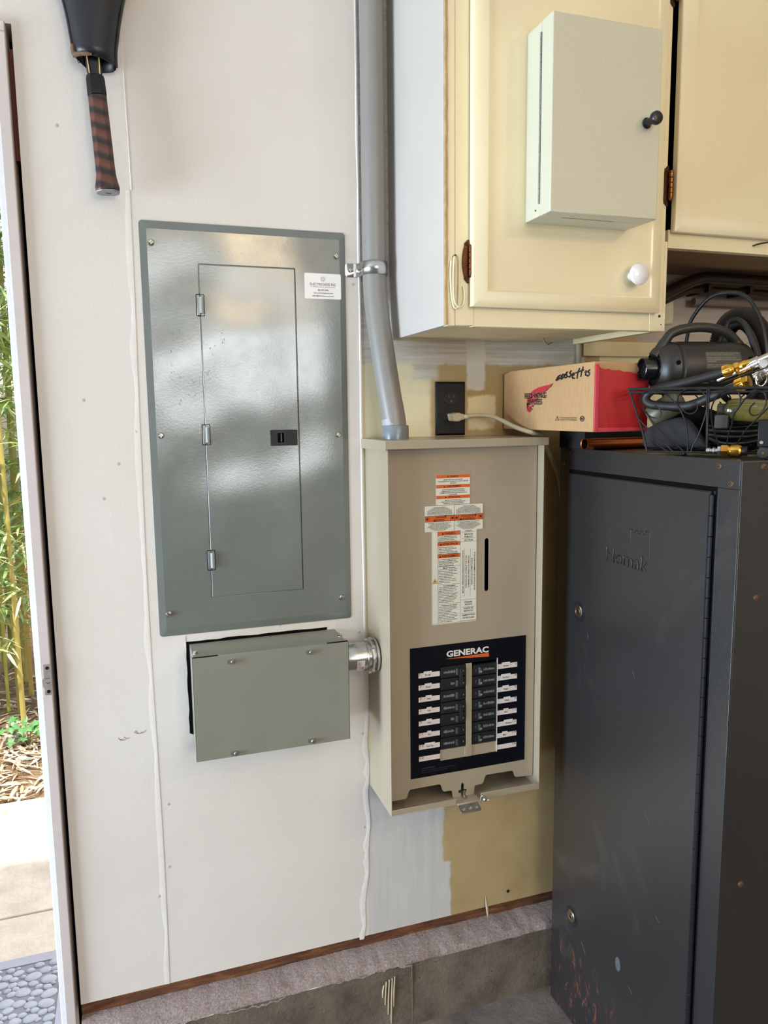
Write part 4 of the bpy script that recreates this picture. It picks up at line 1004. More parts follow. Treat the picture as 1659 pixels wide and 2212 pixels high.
bm = B(); box(bm, CX0 + 0.017, 0.930, CYF + 0.018, -0.001, CB + 0.004, CB + 0.016); box(bm, 0.930, CX1 - 0.001, CYF + 0.018, -0.001, CB + 0.012, CB + 0.02); obj('bottom_panel', bm, UNDER, ca, bev=0.0006)
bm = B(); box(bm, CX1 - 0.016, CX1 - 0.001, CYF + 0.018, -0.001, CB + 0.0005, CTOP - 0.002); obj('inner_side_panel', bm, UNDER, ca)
hk = obj('screw_hook', tube(B(), [(0.858, -0.092, CB + 0.005), (0.860, -0.094, CB - 0.004), (0.866, -0.098, CB - 0.009), (0.874, -0.100, CB - 0.006)], 0.0016, 8, smooth=4), M('rusty_hook', (120, 104, 74), 0.5, 0.5, var=0.3, vscale=80), ca)

YD = CYF - 0.019
def cab_door(x0, x1, z0, z1, name, parent, band=0.026):
    bm = B()
    rings(bm, x0, x1, z0, z1, [(0, CYF - 0.002), (0, YD + 0.005), (0.002, YD + 0.0035), (band * 0.5, YD - 0.0010), (band * 0.85, YD - 0.0032), (band, YD - 0.0034), (band + 0.0006, YD - 0.0004), (band + 0.004, YD - 0.0004)])
    return obj(name, bm, CREAM, parent, bev=0.0008)
dr = cab_door(0.5925, 0.9790, 1.5705, 2.480, 'door', ca)
def butterfly_hinge(x, z, parent, half=0.036, y=CYF, side=-1):
    h = obj('hinge', plate(B(), [[(x + side * (0.0005 + 0.0100 * math.sin(math.pi * min(1, max(0, t)))** 0.6 if 0 < t < 1 else x * 0 + 0.0005), z - half + 2 * half * t) for t in [i / 24 for i in range(25)]] + [(x + 0.003, z + half), (x + 0.003, z - half)]], y - 0.0022, y - 0.0003), BRASSD, parent, bev=0.0005)
    bm = B()
    for k in range(5):
        a = z - 0.0225 + k * 0.0092; lathe(bm, (x + 0.0045, y - 0.006, a), (0, 0, 1), [(0, 0.0040), (0.0006, 0.0046), (0.0082, 0.0046), (0.0088, 0.0040)], 14)
    lathe(bm, (x + 0.0045, y - 0.006, z - 0.0275), (0, 0, 1), [(0, 0.002), (0.003, 0.0042), (0.005, 0.0042)], 14); lathe(bm, (x + 0.0045, y - 0.006, z + 0.0232), (0, 0, 1), [(0, 0.0042), (0.002, 0.0042), (0.0045, 0.002)], 14)
    obj('hinge_knuckle', bm, M('worn_brass_knuckle', (140, 92, 48), 0.35, 0.9, var=0.3, vscale=120), h)
    for s in (-1, 1): obj('screw', screw_bm((x - 0.0035, y - 0.0022, z + s * 0.0285), (0, -1, 0), 0.0034, 0.5), M('dark_screw_metal', (60, 46, 34), 0.5, 0.6), h)
    return h
butterfly_hinge(0.5895, 1.6468, ca); butterfly_hinge(0.5895, 2.36, ca)
obj('knob', lathe(B(), (0.9100, YD - 0.001, 1.6335), (0, -1, 0), [(0, 0.009), (0.002, 0.0095), (0.006, 0.007), (0.011, 0.0078), (0.015, 0.0145), (0.019, 0.0185), (0.023, 0.0195), (0.027, 0.0180), (0.0305, 0.012), (0.032, 0.005)], 28), PORC, ca, label='white porcelain knob')
for x, z, r in ((0.9905, 1.5665, 0.0030), (0.9945, 1.551, 0.0013)):
    obj('nail_hole', lathe(B(), (x, CYF + 0.0002, z), (0, -1, 0), [(0, r), (0.0006, r * 0.9), (0.0004, r * 0.4)], 12), M('nail_hole_dark', (70, 52, 36), 0.7), ca)
wh = thing('wire_hook', (0.566, CYF - 0.004, 1.57), 'bent cream-painted wire hook hanging at the lower left corner of the cabinet', 'hook')
bm = B(); y = CYF - 0.004
tube(bm, [(0.5575, y, 1.646), (0.5560, y, 1.625), (0.5580, y, 1.590), (0.5615, y, 1.572), (0.5665, y - 0.001, 1.567), (0.5705, y - 0.001, 1.575), (0.5720, y, 1.600), (0.5725, y, 1.635), (0.5705, y, 1.652), (0.5655, y, 1.656), (0.5620, y - 0.002, 1.648), (0.5605, y - 0.002, 1.615), (0.5620, y - 0.002, 1.583), (0.5675, y - 0.002, 1.571), (0.5770, y - 0.002, 1.5705), (0.5820, y - 0.001, 1.582), (0.5815, y - 0.001, 1.600), (0.5770, y - 0.001, 1.606), (0.5735, y, 1.598), (0.5735, y, 1.588)], 0.0017, 8, smooth=6)
obj('wire', bm, WIRE, wh)
obj('nail', tube(B(), [(0.5635, CYF + 0.001, 1.654), (0.5635, CYF - 0.008, 1.655)], 0.0016, 8), M('dark_screw_metal', (60, 46, 34), 0.5, 0.6), wh)

# khaki metal box fixed on that door
KX0, KX1, KZ0, KZ1, KY0, KY1 = 0.6893, 0.8974, 1.7126, 2.0158, -0.3939, YD - 0.0004
kb = thing('key_box', ((KX0 + KX1) / 2, KY1, KZ0), 'khaki-grey textured metal box with black knob mounted on the cream cabinet door', 'metal box')
ks = KY0 + 0.034
bm = B(); box(bm, KX0 + 0.0006, KX1 - 0.0006, ks + 0.0006, KY1, KZ0 + 0.0004, KZ1 - 0.0004); obj('body', bm, KEYB, kb, bev=0.001)
bm = B(); box(bm, KX0, KX1, KY0, ks, KZ0, KZ1); obj('door', bm, KEYB, kb, bev=0.0016)
bm = B(); zz = KZ0 + 0.020; i = 0
while zz < KZ1 - 0.022:
    lathe(bm, (KX0 - 0.0008, ks + 0.0010, zz), (0, 0, 1), [(0, 0.0017), (0.0108, 0.0017)], 8); zz += 0.0116; i += 1
obj('piano_hinge', bm, M('piano_hinge_steel', (150, 150, 140), 0.4, 0.8), kb)
obj('knob', lathe(B(), (0.8705, KY0, 1.8660), (0, -1, 0), [(0, 0.0085), (0.0015, 0.0088), (0.003, 0.0062), (0.016, 0.0056), (0.019, 0.0088), (0.0225, 0.0108), (0.027, 0.0108), (0.0295, 0.0095), (0.0305, 0.006)], 28), KNOBB, kb, label='round black knob')
obj('rivet', lathe(B(), (KX0 - 0.0001, ks + 0.013, KZ0 + 0.012), (-1, 0, 0), [(0, 0.0017), (0.0006, 0.001)], 8), M('dark_screw_metal', (60, 46, 34), 0.5, 0.6), kb)
bm = B(); box(bm, KX0 + 0.04, KX1 - 0.065, KY0 + 0.031, KY0 + 0.0318, KZ0 - 0.0003, KZ0 + 0.0003); obj('bottom_slit', bm, DARK, kb, smooth=False)

# right-hand cabinet, higher bottom
C2B = 1.6925
c2 = thing('upper_cabinet', (1.30, 0, C2B), 'right-hand cream upper cabinet with higher bottom edge, cut off by the picture edge', 'cabinet')
bm = B(); box(bm, 1.0045, 1.70, CYF, CYF + 0.018, C2B, 1.726); box(bm, 1.655, 1.70, CYF, CYF + 0.018, 1.726, CTOP - 0.002); box(bm, 1.04, 1.655, CYF, CYF + 0.018, 2.5, CTOP - 0.002); obj('face_frame', bm, CREAM, c2, bev=0.0008)
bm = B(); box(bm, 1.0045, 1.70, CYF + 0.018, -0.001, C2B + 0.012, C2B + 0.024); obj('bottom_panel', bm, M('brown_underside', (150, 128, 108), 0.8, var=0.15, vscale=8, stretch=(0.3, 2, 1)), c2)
bm = B(); box(bm, 1.69, 1.70, CYF + 0.018, -0.001, C2B + 0.0005, CTOP - 0.002); obj('side_panel', bm, CREAM, c2)
bm = B(); box(bm, 1.0, 1.004, CYF + 0.03, CYF + 0.05, 1.705, 2.5); box(bm, 1.0045, 1.69, CYF + 0.10, CYF + 0.11, 1.72, 2.5); obj('interior_shade', bm, DARK, c2, smooth=False)  # black strip and sheet for the shade seen through the door gap
cab_door(1.0075, 1.640, 1.7195, 2.480, 'door', c2, 0.028)
for z in (1.8030, 2.148): butterfly_hinge(0.9965, z, c2, 0.036, CYF, -1)
nl = thing('bent_nail', (1.2152, CYF, 1.7086), 'thin bent dark nail stuck in the bottom rail of the right-hand cabinet', 'nail')
obj('nail_shank', tube(B(), [(1.206, CYF + 0.002, 1.7075), (1.2065, CYF - 0.010, 1.7085), (1.214, CYF - 0.016, 1.7100), (1.235, CYF - 0.022, 1.7130)], 0.0016, 8), M('dark_screw_metal', (60, 46, 34), 0.5, 0.6), nl)

# wall details under the right-hand cabinet
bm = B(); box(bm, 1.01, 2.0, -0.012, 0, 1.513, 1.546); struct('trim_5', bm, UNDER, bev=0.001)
bm = B(); tube(bm, [(0.9990, -0.008, 1.36), (0.9990, -0.008, 1.552)], 0.0062, 12); tag(obj('wire_conduit', bm, M('dusty_cable', (170, 156, 128), 0.6)), 'thin painted cable running up the wall behind the shoe box', 'cable')
jb = thing('junction_box', (1.212, 0, 1.585), 'small old cream junction box on the wall right of the lower cream cabinet', 'junction box')
OLDC = M('aged_cream_plastic', (206, 198, 164), 0.5, var=0.2, vscale=40)
bm = B(); box(bm, 1.178, 1.228, -0.022, 0, 1.586, 1.641); obj('box_body', bm, OLDC, jb, bev=0.004)
bm = B(); box(bm, 1.176, 1.2295, -0.042, -0.0232, 1.584, 1.643); obj('box_cover', bm, OLDC, jb, bev=0.004)
rl = thing('bent_tube', (1.28, -0.05, 1.66), 'dark bent metal tube hung on the wall under the right-hand cabinet', 'metal tube')
DKT = M('dark_brown_tube', (48, 34, 26), 0.35, 0.4)
obj('upper_tube', tube(B(), [(1.08, -0.075, 1.612), (1.16, -0.075, 1.640), (1.235, -0.075, 1.672), (1.275, -0.075, 1.684), (1.33, -0.075, 1.686), (1.6, -0.075, 1.684), (1.9, -0.075, 1.684)], 0.0135, 16, smooth=6), DKT, rl)
obj('lower_tube', tube(B(), [(1.08, -0.055, 1.592), (1.16, -0.055, 1.622), (1.245, -0.055, 1.656), (1.285, -0.055, 1.663), (1.34, -0.055, 1.663), (1.6, -0.055, 1.660), (1.9, -0.055, 1.660)], 0.0085, 12, smooth=6), DKT, rl)
for x in (1.30, 1.42, 1.75):
    bm = B(); box(bm, x - 0.004, x + 0.004, -0.075, 0, 1.655, 1.675); obj('wall_bracket', bm, DKT, rl, bev=0.001)
bm = B(); tube(bm, [(1.292, -0.03, 1.640), (1.60, -0.03, 1.640)], 0.009, 12); box(bm, 1.35, 1.36, -0.03, 0, 1.635, 1.645); box(bm, 1.52, 1.53, -0.03, 0, 1.635, 1.645); tag(obj('wooden_dowel', bm, M('grey_brown_wood', (136, 118, 106), 0.8, var=0.15, vscale=20)), 'grey-brown wooden rod on the wall just below the dark bent tube', 'rod')

# ================================================================== OUTLET AND CORD
ol = thing('wall_outlet', (0.6845, 0, 1.3975), 'black duplex wall outlet above the beige enclosure', 'outlet')
bm = B(); rings(bm, 0.6500, 0.7190, 1.3400, 1.4548, [(0, 0.0), (0, -0.0035), (0.0045, -0.0068)]); obj('cover_plate', bm, BLK, ol, bev=0.0006)
for zc in (1.4195, 1.3790):
    out = [(0.6845 + 0.0168 * math.cos(a), max(-0.0138, min(0.0138, 0.0172 * math.sin(a))) + zc) for a in [i * math.pi / 16 for i in range(32)]]
    rc = obj('receptacle', plate(B(), [out], -0.0082, -0.0060), M('receptacle_black', (16, 15, 15), 0.25), ol, bev=0.0004)
    bm = B(); box(bm, 0.6782, 0.6796, -0.0084, -0.0078, zc + 0.001, zc + 0.0085); box(bm, 0.6892, 0.6906, -0.0084, -0.0078, zc + 0.001, zc + 0.0075); lathe(bm, (0.6845, -0.0078, zc - 0.0062), (0, -1, 0), [(0, 0.0026), (0.0006, 0.0026)], 12); obj('slots', bm, M('slot_grey', (64, 60, 56), 0.5), rc)
obj('center_screw', screw_bm((0.6845, -0.0066, 1.3992), (0, -1, 0), 0.0030, 0.5), M('black_screw', (44, 42, 40), 0.35, 0.6), ol)
pc = thing('power_cord', (0.6845, -0.02, 1.379), 'beige power cord plugged into the black outlet, trailing down behind the safe', 'power cord')
BEI = M('beige_vinyl_cord', (196, 182, 150), 0.45)
bm = B(); prism(bm, roundpoly([(0.6735, 1.3860), (0.6775, 1.3705), (0.6900, 1.3695), (0.6980, 1.3735), (0.6980, 1.3855), (0.6900, 1.3890)], 0.003), 'y', -0.036, -0.0082); pg = obj('plug', bm, BEI, pc, bev=0.002)
bm = B(); box(bm, 0.6930, 0.7040, -0.034, -0.018, 1.3728, 1.3862); obj('plug_neck', bm, BEI, pc, bev=0.003)
bm = B(); lathe(bm, (0.7035, -0.026, 1.3795), (1, 0, 0.02), [(0, 0.0052), (0.012, 0.0046)], 14); obj('white_collar', bm, M('white_collar_vinyl', (226, 222, 214), 0.45), pc)
bm = B(); tube(bm, [(0.710, -0.026, 1.3797), (0.735, -0.028, 1.3825), (0.765, -0.0354, 1.3802), (0.783, -0.0506, 1.3711), (0.794, -0.075, 1.3605), (0.801, -0.105, 1.3525), (0.815, -0.128, 1.3455), (0.845, -0.112, 1.340), (0.868, -0.070, 1.331), (0.890, -0.042, 1.320), (0.908, -0.030, 1.306), (0.931, -0.028, 1.262), (0.9395, -0.028, 1.245), (0.952, -0.024, 1.19), (0.958, -0.022, 1.12)], 0.0048, 12, smooth=6); obj('cable', bm, BEI, pc)

# ================================================================== STEEL SECURITY CABINET
SX, SY0, SY1, SZ = 0.910, -0.597, -0.082, 1.311
sf = thing('steel_cabinet', (SX, SY0, 0), 'tall black hammered-steel security cabinet on the concrete floor at the right', 'security cabinet')
bm = B()
box(bm, SX + 0.0015, SX + 0.345, SY0, SY1, 0.0, SZ - 0.0008)
obj('body', bm, SAFE, sf, bev=0.0015)
bm = B(); box(bm, SX, SX + 0.0016, SY0 + 0.001, SY1 - 0.001, 1.2660, SZ); obj('top_rail', bm, SAFE, sf, bev=0.0006)
bm = B(); box(bm, SX - 0.0002, SX + 0.0016, SY0 + 0.0004, -0.5475, 0.0, 1.2655); obj('hinge_stile', bm, SAFE, sf, bev=0.0006)
bm = B(); box(bm, SX, SX + 0.0016, -0.120, SY1 - 0.001, 0.0, 1.2655); obj('latch_stile', bm, SAFE, sf, bev=0.0006)
XD = 0.9035
bm = B()
def yz_rings(bm, y0, y1, z0, z1, steps):
    prev = None
    for ins, x in steps:
        c = [bm.verts.new(p) for p in ((x, y0 + ins, z0 + ins), (x, y1 - ins, z0 + ins), (x, y1 - ins, z1 - ins), (x, y0 + ins, z1 - ins))]
        if prev:
            for i in range(4): bm.faces.new((prev[i], prev[(i + 1) % 4], c[(i + 1) % 4], c[i]))
        prev = c
    bm.faces.new(prev)
yz_rings(bm, -0.5400, -0.1260, 0.022, 1.2590, [(0, SX), (0, XD + 0.002), (0.002, XD)])
dd = obj('door', bm, SAFE, sf)
bm = B(); box(bm, SX - 0.0004, SX + 0.0008, -0.5475, -0.1200, 1.2592, 1.2658); obj('door_gap', bm, DARK, sf, smooth=False)
bm = B(); z = 0.03; k = 0
while z < 1.25:
    lathe(bm, (SX - 0.0045, -0.5432, z), (0, 0, 1), [(0, 0.0036), (0.0006, 0.0042), (0.0328, 0.0042), (0.0334, 0.0036)], 10); z += 0.0340
obj('piano_hinge', bm, M('black_hinge', (20, 21, 26), 0.3), sf)
bm = B(); box(bm, SX - 0.0006, SX + 0.0004, -0.5505, -0.5475, 0.0, 1.2655); obj('hinge_gap', bm, DARK, sf, smooth=False)
for yl, zl in ((-0.1790, 0.9701), (-0.1775, 0.2702)):
    bm = B(); lathe(bm, (XD + 0.0002, yl, zl), (-1, 0, 0), [(0.0, 0.0235), (0.0015, 0.0190), (0.0004, 0.0150), (-0.0002, 0.0125)], 32, caps=False); lk = obj('lock', bm, M('dished_steel', (54, 54, 58), 0.22, 0.5), dd)
    bm = B(); lathe(bm, (XD - 0.0004, yl, zl), (-1, 0, 0), [(0, 0.0138), (0.0025, 0.0138), (0.0042, 0.0122), (0.0042, 0.0095), (0.0030, 0.0090), (0.0030, 0.0062), (0.0046, 0.0058), (0.0046, 0.0030), (0.0020, 0.0026)], 32); obj('lock_cylinder', bm, M('worn_nickel', (186, 172, 150), 0.28, 1.0), lk)
    bm = B(); box(bm, XD - 0.0052, XD - 0.004, yl - 0.0008, yl + 0.0008, zl - 0.003, zl + 0.003); obj('keyway', bm, DARK, lk)
RUST = M('rusty_screw_head', (98, 70, 48), 0.6, 0.3, var=0.4, vscale=200)
for y, z in ((-0.5528, 1.3000), (-0.5789, 1.2742), (-0.118, 1.3020), (-0.0965, 1.278)): obj('screw', screw_bm((SX - 0.0002, y, z), (-1, 0, 0), 0.0058, 0.5), RUST, sf)
for x, z in ((0.9528, 1.092), (0.9542, 1.3005), (0.953, 0.60), (0.953, 0.15), (1.22, 1.2), (1.22, 0.6)): obj('screw', screw_bm((x, SY0 - 0.0002, z), (0, -1, 0), 0.0058, 0.5), RUST, sf)
# embossed tower emblem and name
bm = B(); write(bm, [('Homak', -0.3310, 1.1105, 0.030, 0.124, dict(bold=-0.005))], 'x', XD)
o = obj('embossed_name', bm, SAFE, dd, smooth=False); md = o.modifiers.new('solid', 'SOLIDIFY'); md.thickness = 0.0040; md.offset = 0; md = o.modifiers.new('bevel', 'BEVEL'); md.width = 0.0009; md.segments = 2
bm = B(); tw_ = [(-0.3392, 1.139), (-0.3392, 1.1685), (-0.3480, 1.1685), (-0.3480, 1.1640), (-0.3555, 1.1640), (-0.3555, 1.1685), (-0.3630, 1.1685), (-0.3630, 1.1640), (-0.3705, 1.1640), (-0.3705, 1.1690), (-0.3780, 1.1690), (-0.3780, 1.1645), (-0.3850, 1.1645), (-0.3850, 1.1705), (-0.3940, 1.1705), (-0.3940, 1.125)]
for a, c in zip(tw_, tw_[1:]): tube(bm, [(XD, a[0], a[1]), (XD, c[0], c[1])], 0.0015, 6)
obj('embossed_tower', bm, SAFE, dd)
bm = B()
pts = [(XD - 0.0003, -0.3444 + 0.0085 * math.cos(a), 0.2772 + 0.0150 * math.sin(a)) for a in [i * 0.3142 for i in range(20)]]
bm.faces.new([bm.verts.new(p) for p in pts]); obj('dust_smudge', bm, M('dust_on_enamel', (84, 84, 83), 0.7, var=0.35, vscale=90), dd, smooth=False)
bm = B()
for a, c in (((-0.21, 0.93), (-0.214, 0.922)), ((-0.214, 0.9225), (-0.207, 0.917)), ((-0.41, 0.64), (-0.425, 0.62)), ((-0.36, 0.90), (-0.368, 0.885)), ((-0.215, 0.235), (-0.232, 0.215)), ((-0.45, 0.455), (-0.462, 0.447)), ((-0.38, 0.255), (-0.392, 0.248))):
    tube(bm, [(XD - 0.0001, *a), (XD - 0.0001, *c)], 0.0003, 4)
obj('scratch', bm, M('scratch_grey', (92, 92, 94), 0.6), dd)

# ================================================================== THINGS ON TOP OF IT
bd = B(); box(bd, 0.905, 1.13, -0.180, -0.085, SZ, 1.3505)
tag(obj('dark_board', bd, M('dark_stained_board', (24, 19, 16), 0.8, var=0.2, vscale=12), bev=0.002), 'dark wooden block on the steel cabinet supporting the shoe box', 'board')

BX0, BX1, BY0, BY1, BZ0, BZ1 = 0.8105, 0.925, -0.349, -0.008, 1.3515, 1.4755
sx = thing('shoe_box', (BX0, BY0, BZ0), 'brown cardboard shoe box with red wing print and handwriting on the steel cabinet', 'shoe box')
bm = B(); L = []
for i in range(13):
    t = i / 12; y = BY0 + (BY1 - BY0) * t
    zt = BZ1 + 0.001 - 0.006 * max(0, (t - 0.95) / 0.05)
    L.append([bm.verts.new(p) for p in ((BX0 + 0.002 * math.sin(3 * t), y, BZ0), (BX0 + 0.002 * math.sin(3 * t), y, zt), (BX1, y, zt - 0.002), (BX1, y, BZ0))])
for a, c in zip(L, L[1:]):
    for k in range(4): bm.faces.new((a[k], a[(k + 1) % 4], c[(k + 1) % 4], c[k]))
bm.faces.new(L[0][::-1]); bm.faces.new(L[-1])
obj('carton', bm, KRAFT, sx, bev=0.0018)
bm = B(); prev = None; rr = random.Random(9)
for i in range(15):
    t = i / 14; x = BX0 + 0.006 + (BX1 - BX0 - 0.005) * t
    zt = BZ1 - 0.010 - 0.012 * t + rr.uniform(-.0012, .0012) + (0.006 if i == 0 else 0)
    yb = BY0 - 0.0022 - 0.003 * math.sin(math.pi * t)
    cur = [bm.verts.new(p) for p in ((x, BY0 - 0.0008, BZ0 + 0.004), (x, yb, (BZ0 + zt) / 2), (x, BY0 - 0.0016, zt), (x, BY0 + 0.001, zt))]
    if prev:
        for k in range(3): bm.faces.new((prev[k], cur[k], cur[k + 1], prev[k + 1]))
    prev = cur
obj('red_end', bm, RED, sx, label='red end flap')
bm = B(); box(bm, BX0 + 0.0005, BX0 + 0.0085, BY0 - 0.0042, BY0 - 0.0006, BZ0 + 0.001, BZ1 - 0.004); obj('red_fold', bm, REDL, sx, bev=0.001)
bm = B(); box(bm, BX0 + 0.006, BX1, BY0 - 0.0042, BY0, BZ0 + 0.0005, BZ0 + 0.0075); obj('red_bottom_fold', bm, REDL, sx, bev=0.001)
XB = BX0 - 0.0006
def yz_poly(bm, pts, x): bm.faces.new([bm.verts.new((x, p[0], p[1])) for p in pts])
# photo pixels of the printed face map linearly: y from the far end, z up
FY = lambda px: BY1 - (px - 35) / (960 - 35) * (BY1 - BY0) * 1.0
def fz(px, py):
    t = (px - 35) / 925.0; top = 165 + (75 - 165) * t; bot = 745 + (775 - 745) * t
    return BZ0 + (bot - py) / (bot - top) * (BZ1 - BZ0)
persp = lambda px: BY1 - (BY1 - BY0) * ((px - 35) / 925.0) / (1 + 0.17 * (1 - (px - 35) / 925.0))
FP = lambda px, py: (persp(px), fz(px, py))
bm = B()
yz_poly(bm, [FP(*p) for p in ((620, 278), (590, 292), (540, 302), (480, 318), (430, 342), (400, 366), (385, 384), (440, 372), (500, 358), (560, 340), (600, 312))], XB - 0.0002)
yz_poly(bm, [FP(*p) for p in ((580, 328), (540, 350), (480, 366), (430, 380), (425, 392), (480, 384), (530, 372), (560, 352))], XB - 0.0002)
yz_poly(bm, [FP(*p) for p in ((384, 388), (352, 432), (346, 480), (350, 540), (358, 540), (362, 480), (380, 436), (410, 410), (430, 395))], XB - 0.0002)
for q in (((430, 395), (420, 425), (452, 420), (462, 392)), ((380, 430), (372, 470), (400, 470), (420, 432)), ((425, 432), (410, 470), (440, 470), (470, 428)), ((352, 505), (350, 530), (380, 545), (395, 520)), ((400, 500), (395, 520), (412, 520), (420, 502)), ((350, 535), (350, 565), (362, 560), (366, 542)), ((370, 545), (368, 572), (382, 572), (386, 548)), ((388, 540), (388, 560), (402, 550), (408, 530)), ((346, 485), (348, 505), (375, 500), (370, 485))):
    yz_poly(bm, [FP(*p) for p in q], XB - 0.0002)
obj('wing_print', bm, REDI, sx, smooth=False)
bm = B(); c1 = FP(440, 402); c2 = FP(437, 467)
write(bm, [('RED WING', c1[0], c1[1], 0.0108, abs(persp(557) - persp(325)), dict(bold=0.02)), ('SHOES', c2[0], c2[1], 0.0108, abs(persp(512) - persp(360)), dict(bold=0.02))], 'x', XB - 0.0006)
obj('brand_print', bm, INK, sx); bm = B()
t1 = FP(767, 630); t2 = FP(767, 650)
write(bm, [('The printed material used for the', t1[0], t1[1], 0.0026, abs(persp(840) - persp(697))), ('production of water packaging', t2[0], t2[1], 0.0026, abs(persp(838) - persp(697)))], 'x', XB - 0.0006)
obj('small_print', bm, INK, sx)
for ctr, pts in (((670, 638), [(-14, 18), (14, 18), (0, -22)]), ((880, 640), [(-16, 0), (-11, -19), (0, -26), (11, -19), (16, 0), (11, 19), (0, 26), (-11, 19)]), ((880, 640), [(-5, 0), (-3, -8), (3, -8), (5, 4), (0, 10), (-5, 4)])):
    obj('recycling_mark', tube(B(), [(XB, *FP(ctr[0] + a, ctr[1] + c)) for a, c in pts], 0.0006, 6, closed=True), INK, sx)
bm = B()
W_ = [[(690, 195), (668, 215), (652, 250), (668, 240), (685, 222)], [(715, 185), (697, 215), (700, 238), (722, 205), (728, 185), (722, 225)], [(752, 165), (738, 185), (748, 205), (738, 225), (730, 218)], [(785, 155), (772, 175), (782, 195), (770, 218), (760, 210)], [(790, 205), (808, 195), (806, 178), (795, 190), (795, 225), (812, 232)], [(852, 132), (838, 180), (832, 236)], [(880, 118), (868, 170), (862, 218)], [(822, 178), (850, 165), (885, 150)], [(893, 175), (905, 160), (898, 200), (912, 205)], [(932, 150), (915, 170), (930, 185), (918, 212), (908, 205)]]
for s in W_: tube(bm, [(XB, *FP(*p)) for p in s], 0.00125, 6, smooth=4)
obj('handwriting', bm, INK, sx)

cp = thing('copper_pipe', (0.98, -0.19, SZ), 'copper pipe lying on the steel cabinet below the shoe box', 'pipe')
A_ = Vector((0.888, -0.2055, SZ + 0.0118)); Z_ = Vector((1.13, -0.184, SZ + 0.0118)); dv = (Z_ - A_)
bm = B(); lathe(bm, A_, dv, [(0.001, 0.0098), (0.0, 0.0112), (0.0005, 0.0117), (dv.length, 0.0117), (dv.length, 0.0098), (0.001, 0.0098)], 28, caps=False); obj('tube', bm, COPPER, cp)
bm = B(); lathe(bm, A_, dv, [(0.02, 0.0097), (0.021, 0.0097)], 20); obj('bore', bm, DARK, cp)

# ---- wire basket
BP = Vector((0.885, -0.405, 1.3177)); BU = Vector((0.6, -0.8, 0)); BN = Vector((-0.8, -0.6, 0)); FL = 0.27
def F(s, h, w=0.0): return BP + BU * s + BN * (FL * h - w) + Vector((0, 0, h))
LB, WB_, RH = 0.206, 0.165, 0.1085
wb = thing('wire_basket', tuple(BP + BU * 0.1 - BN * 0.08), 'black scrolled wire basket full of air hoses and tools on the steel cabinet', 'basket')
cor = lambda h, e: [BP + BU * (-e) + BN * e, BP + BU * (LB + e) + BN * e, BP + BU * (LB + e) - BN * (WB_ + e), BP + BU * (-e) - BN * (WB_ + e)]
bm = B()
tube(bm, [p + Vector((0, 0, RH - (0.004 if i in (1, 2) else 0))) for i, p in enumerate(cor(0, 0.027))], 0.0024, 8, closed=True)
tube(bm, [p + Vector((0, 0, RH - 0.006 - (0.004 if i in (1, 2) else 0))) for i, p in enumerate(cor(0, 0.0255))], 0.0018, 8, closed=True); obj('rim', bm, IRON, wb)
bm = B(); tube(bm, cor(0, 0.0), 0.0019, 8, closed=True)
for i in range(1, 9): tube(bm, [BP + BU * (LB * i / 9), BP + BU * (LB * i / 9) - BN * WB_], 0.0014, 6)
for i in range(1, 4): tube(bm, [BP - BN * (WB_ * i / 4), BP - BN * (WB_ * i / 4) + BU * LB], 0.0014, 6)
obj('bottom_grid', bm, IRON, wb)
for a, e in zip(cor(0, 0.0), cor(0, 0.027)): obj('corner_wire', tube(B(), [a, a.lerp(e, 0.3) + Vector((0, 0, 0.04)), e + Vector((0, 0, RH))], 0.0020, 8, smooth=4), IRON, wb)
for a in ((0.06, 0.01), (0.19, 0.01), (0.19, 0.15), (0.05, 0.15)):
    p = BP + BU * a[0] - BN * a[1]; obj('foot', lathe(B(), (p.x, p.y, SZ), (0, 0, 1), [(0, 0.003), (0.002, 0.0042), (0.0052, 0.0042), (0.007, 0.002)], 12), IRON, wb)
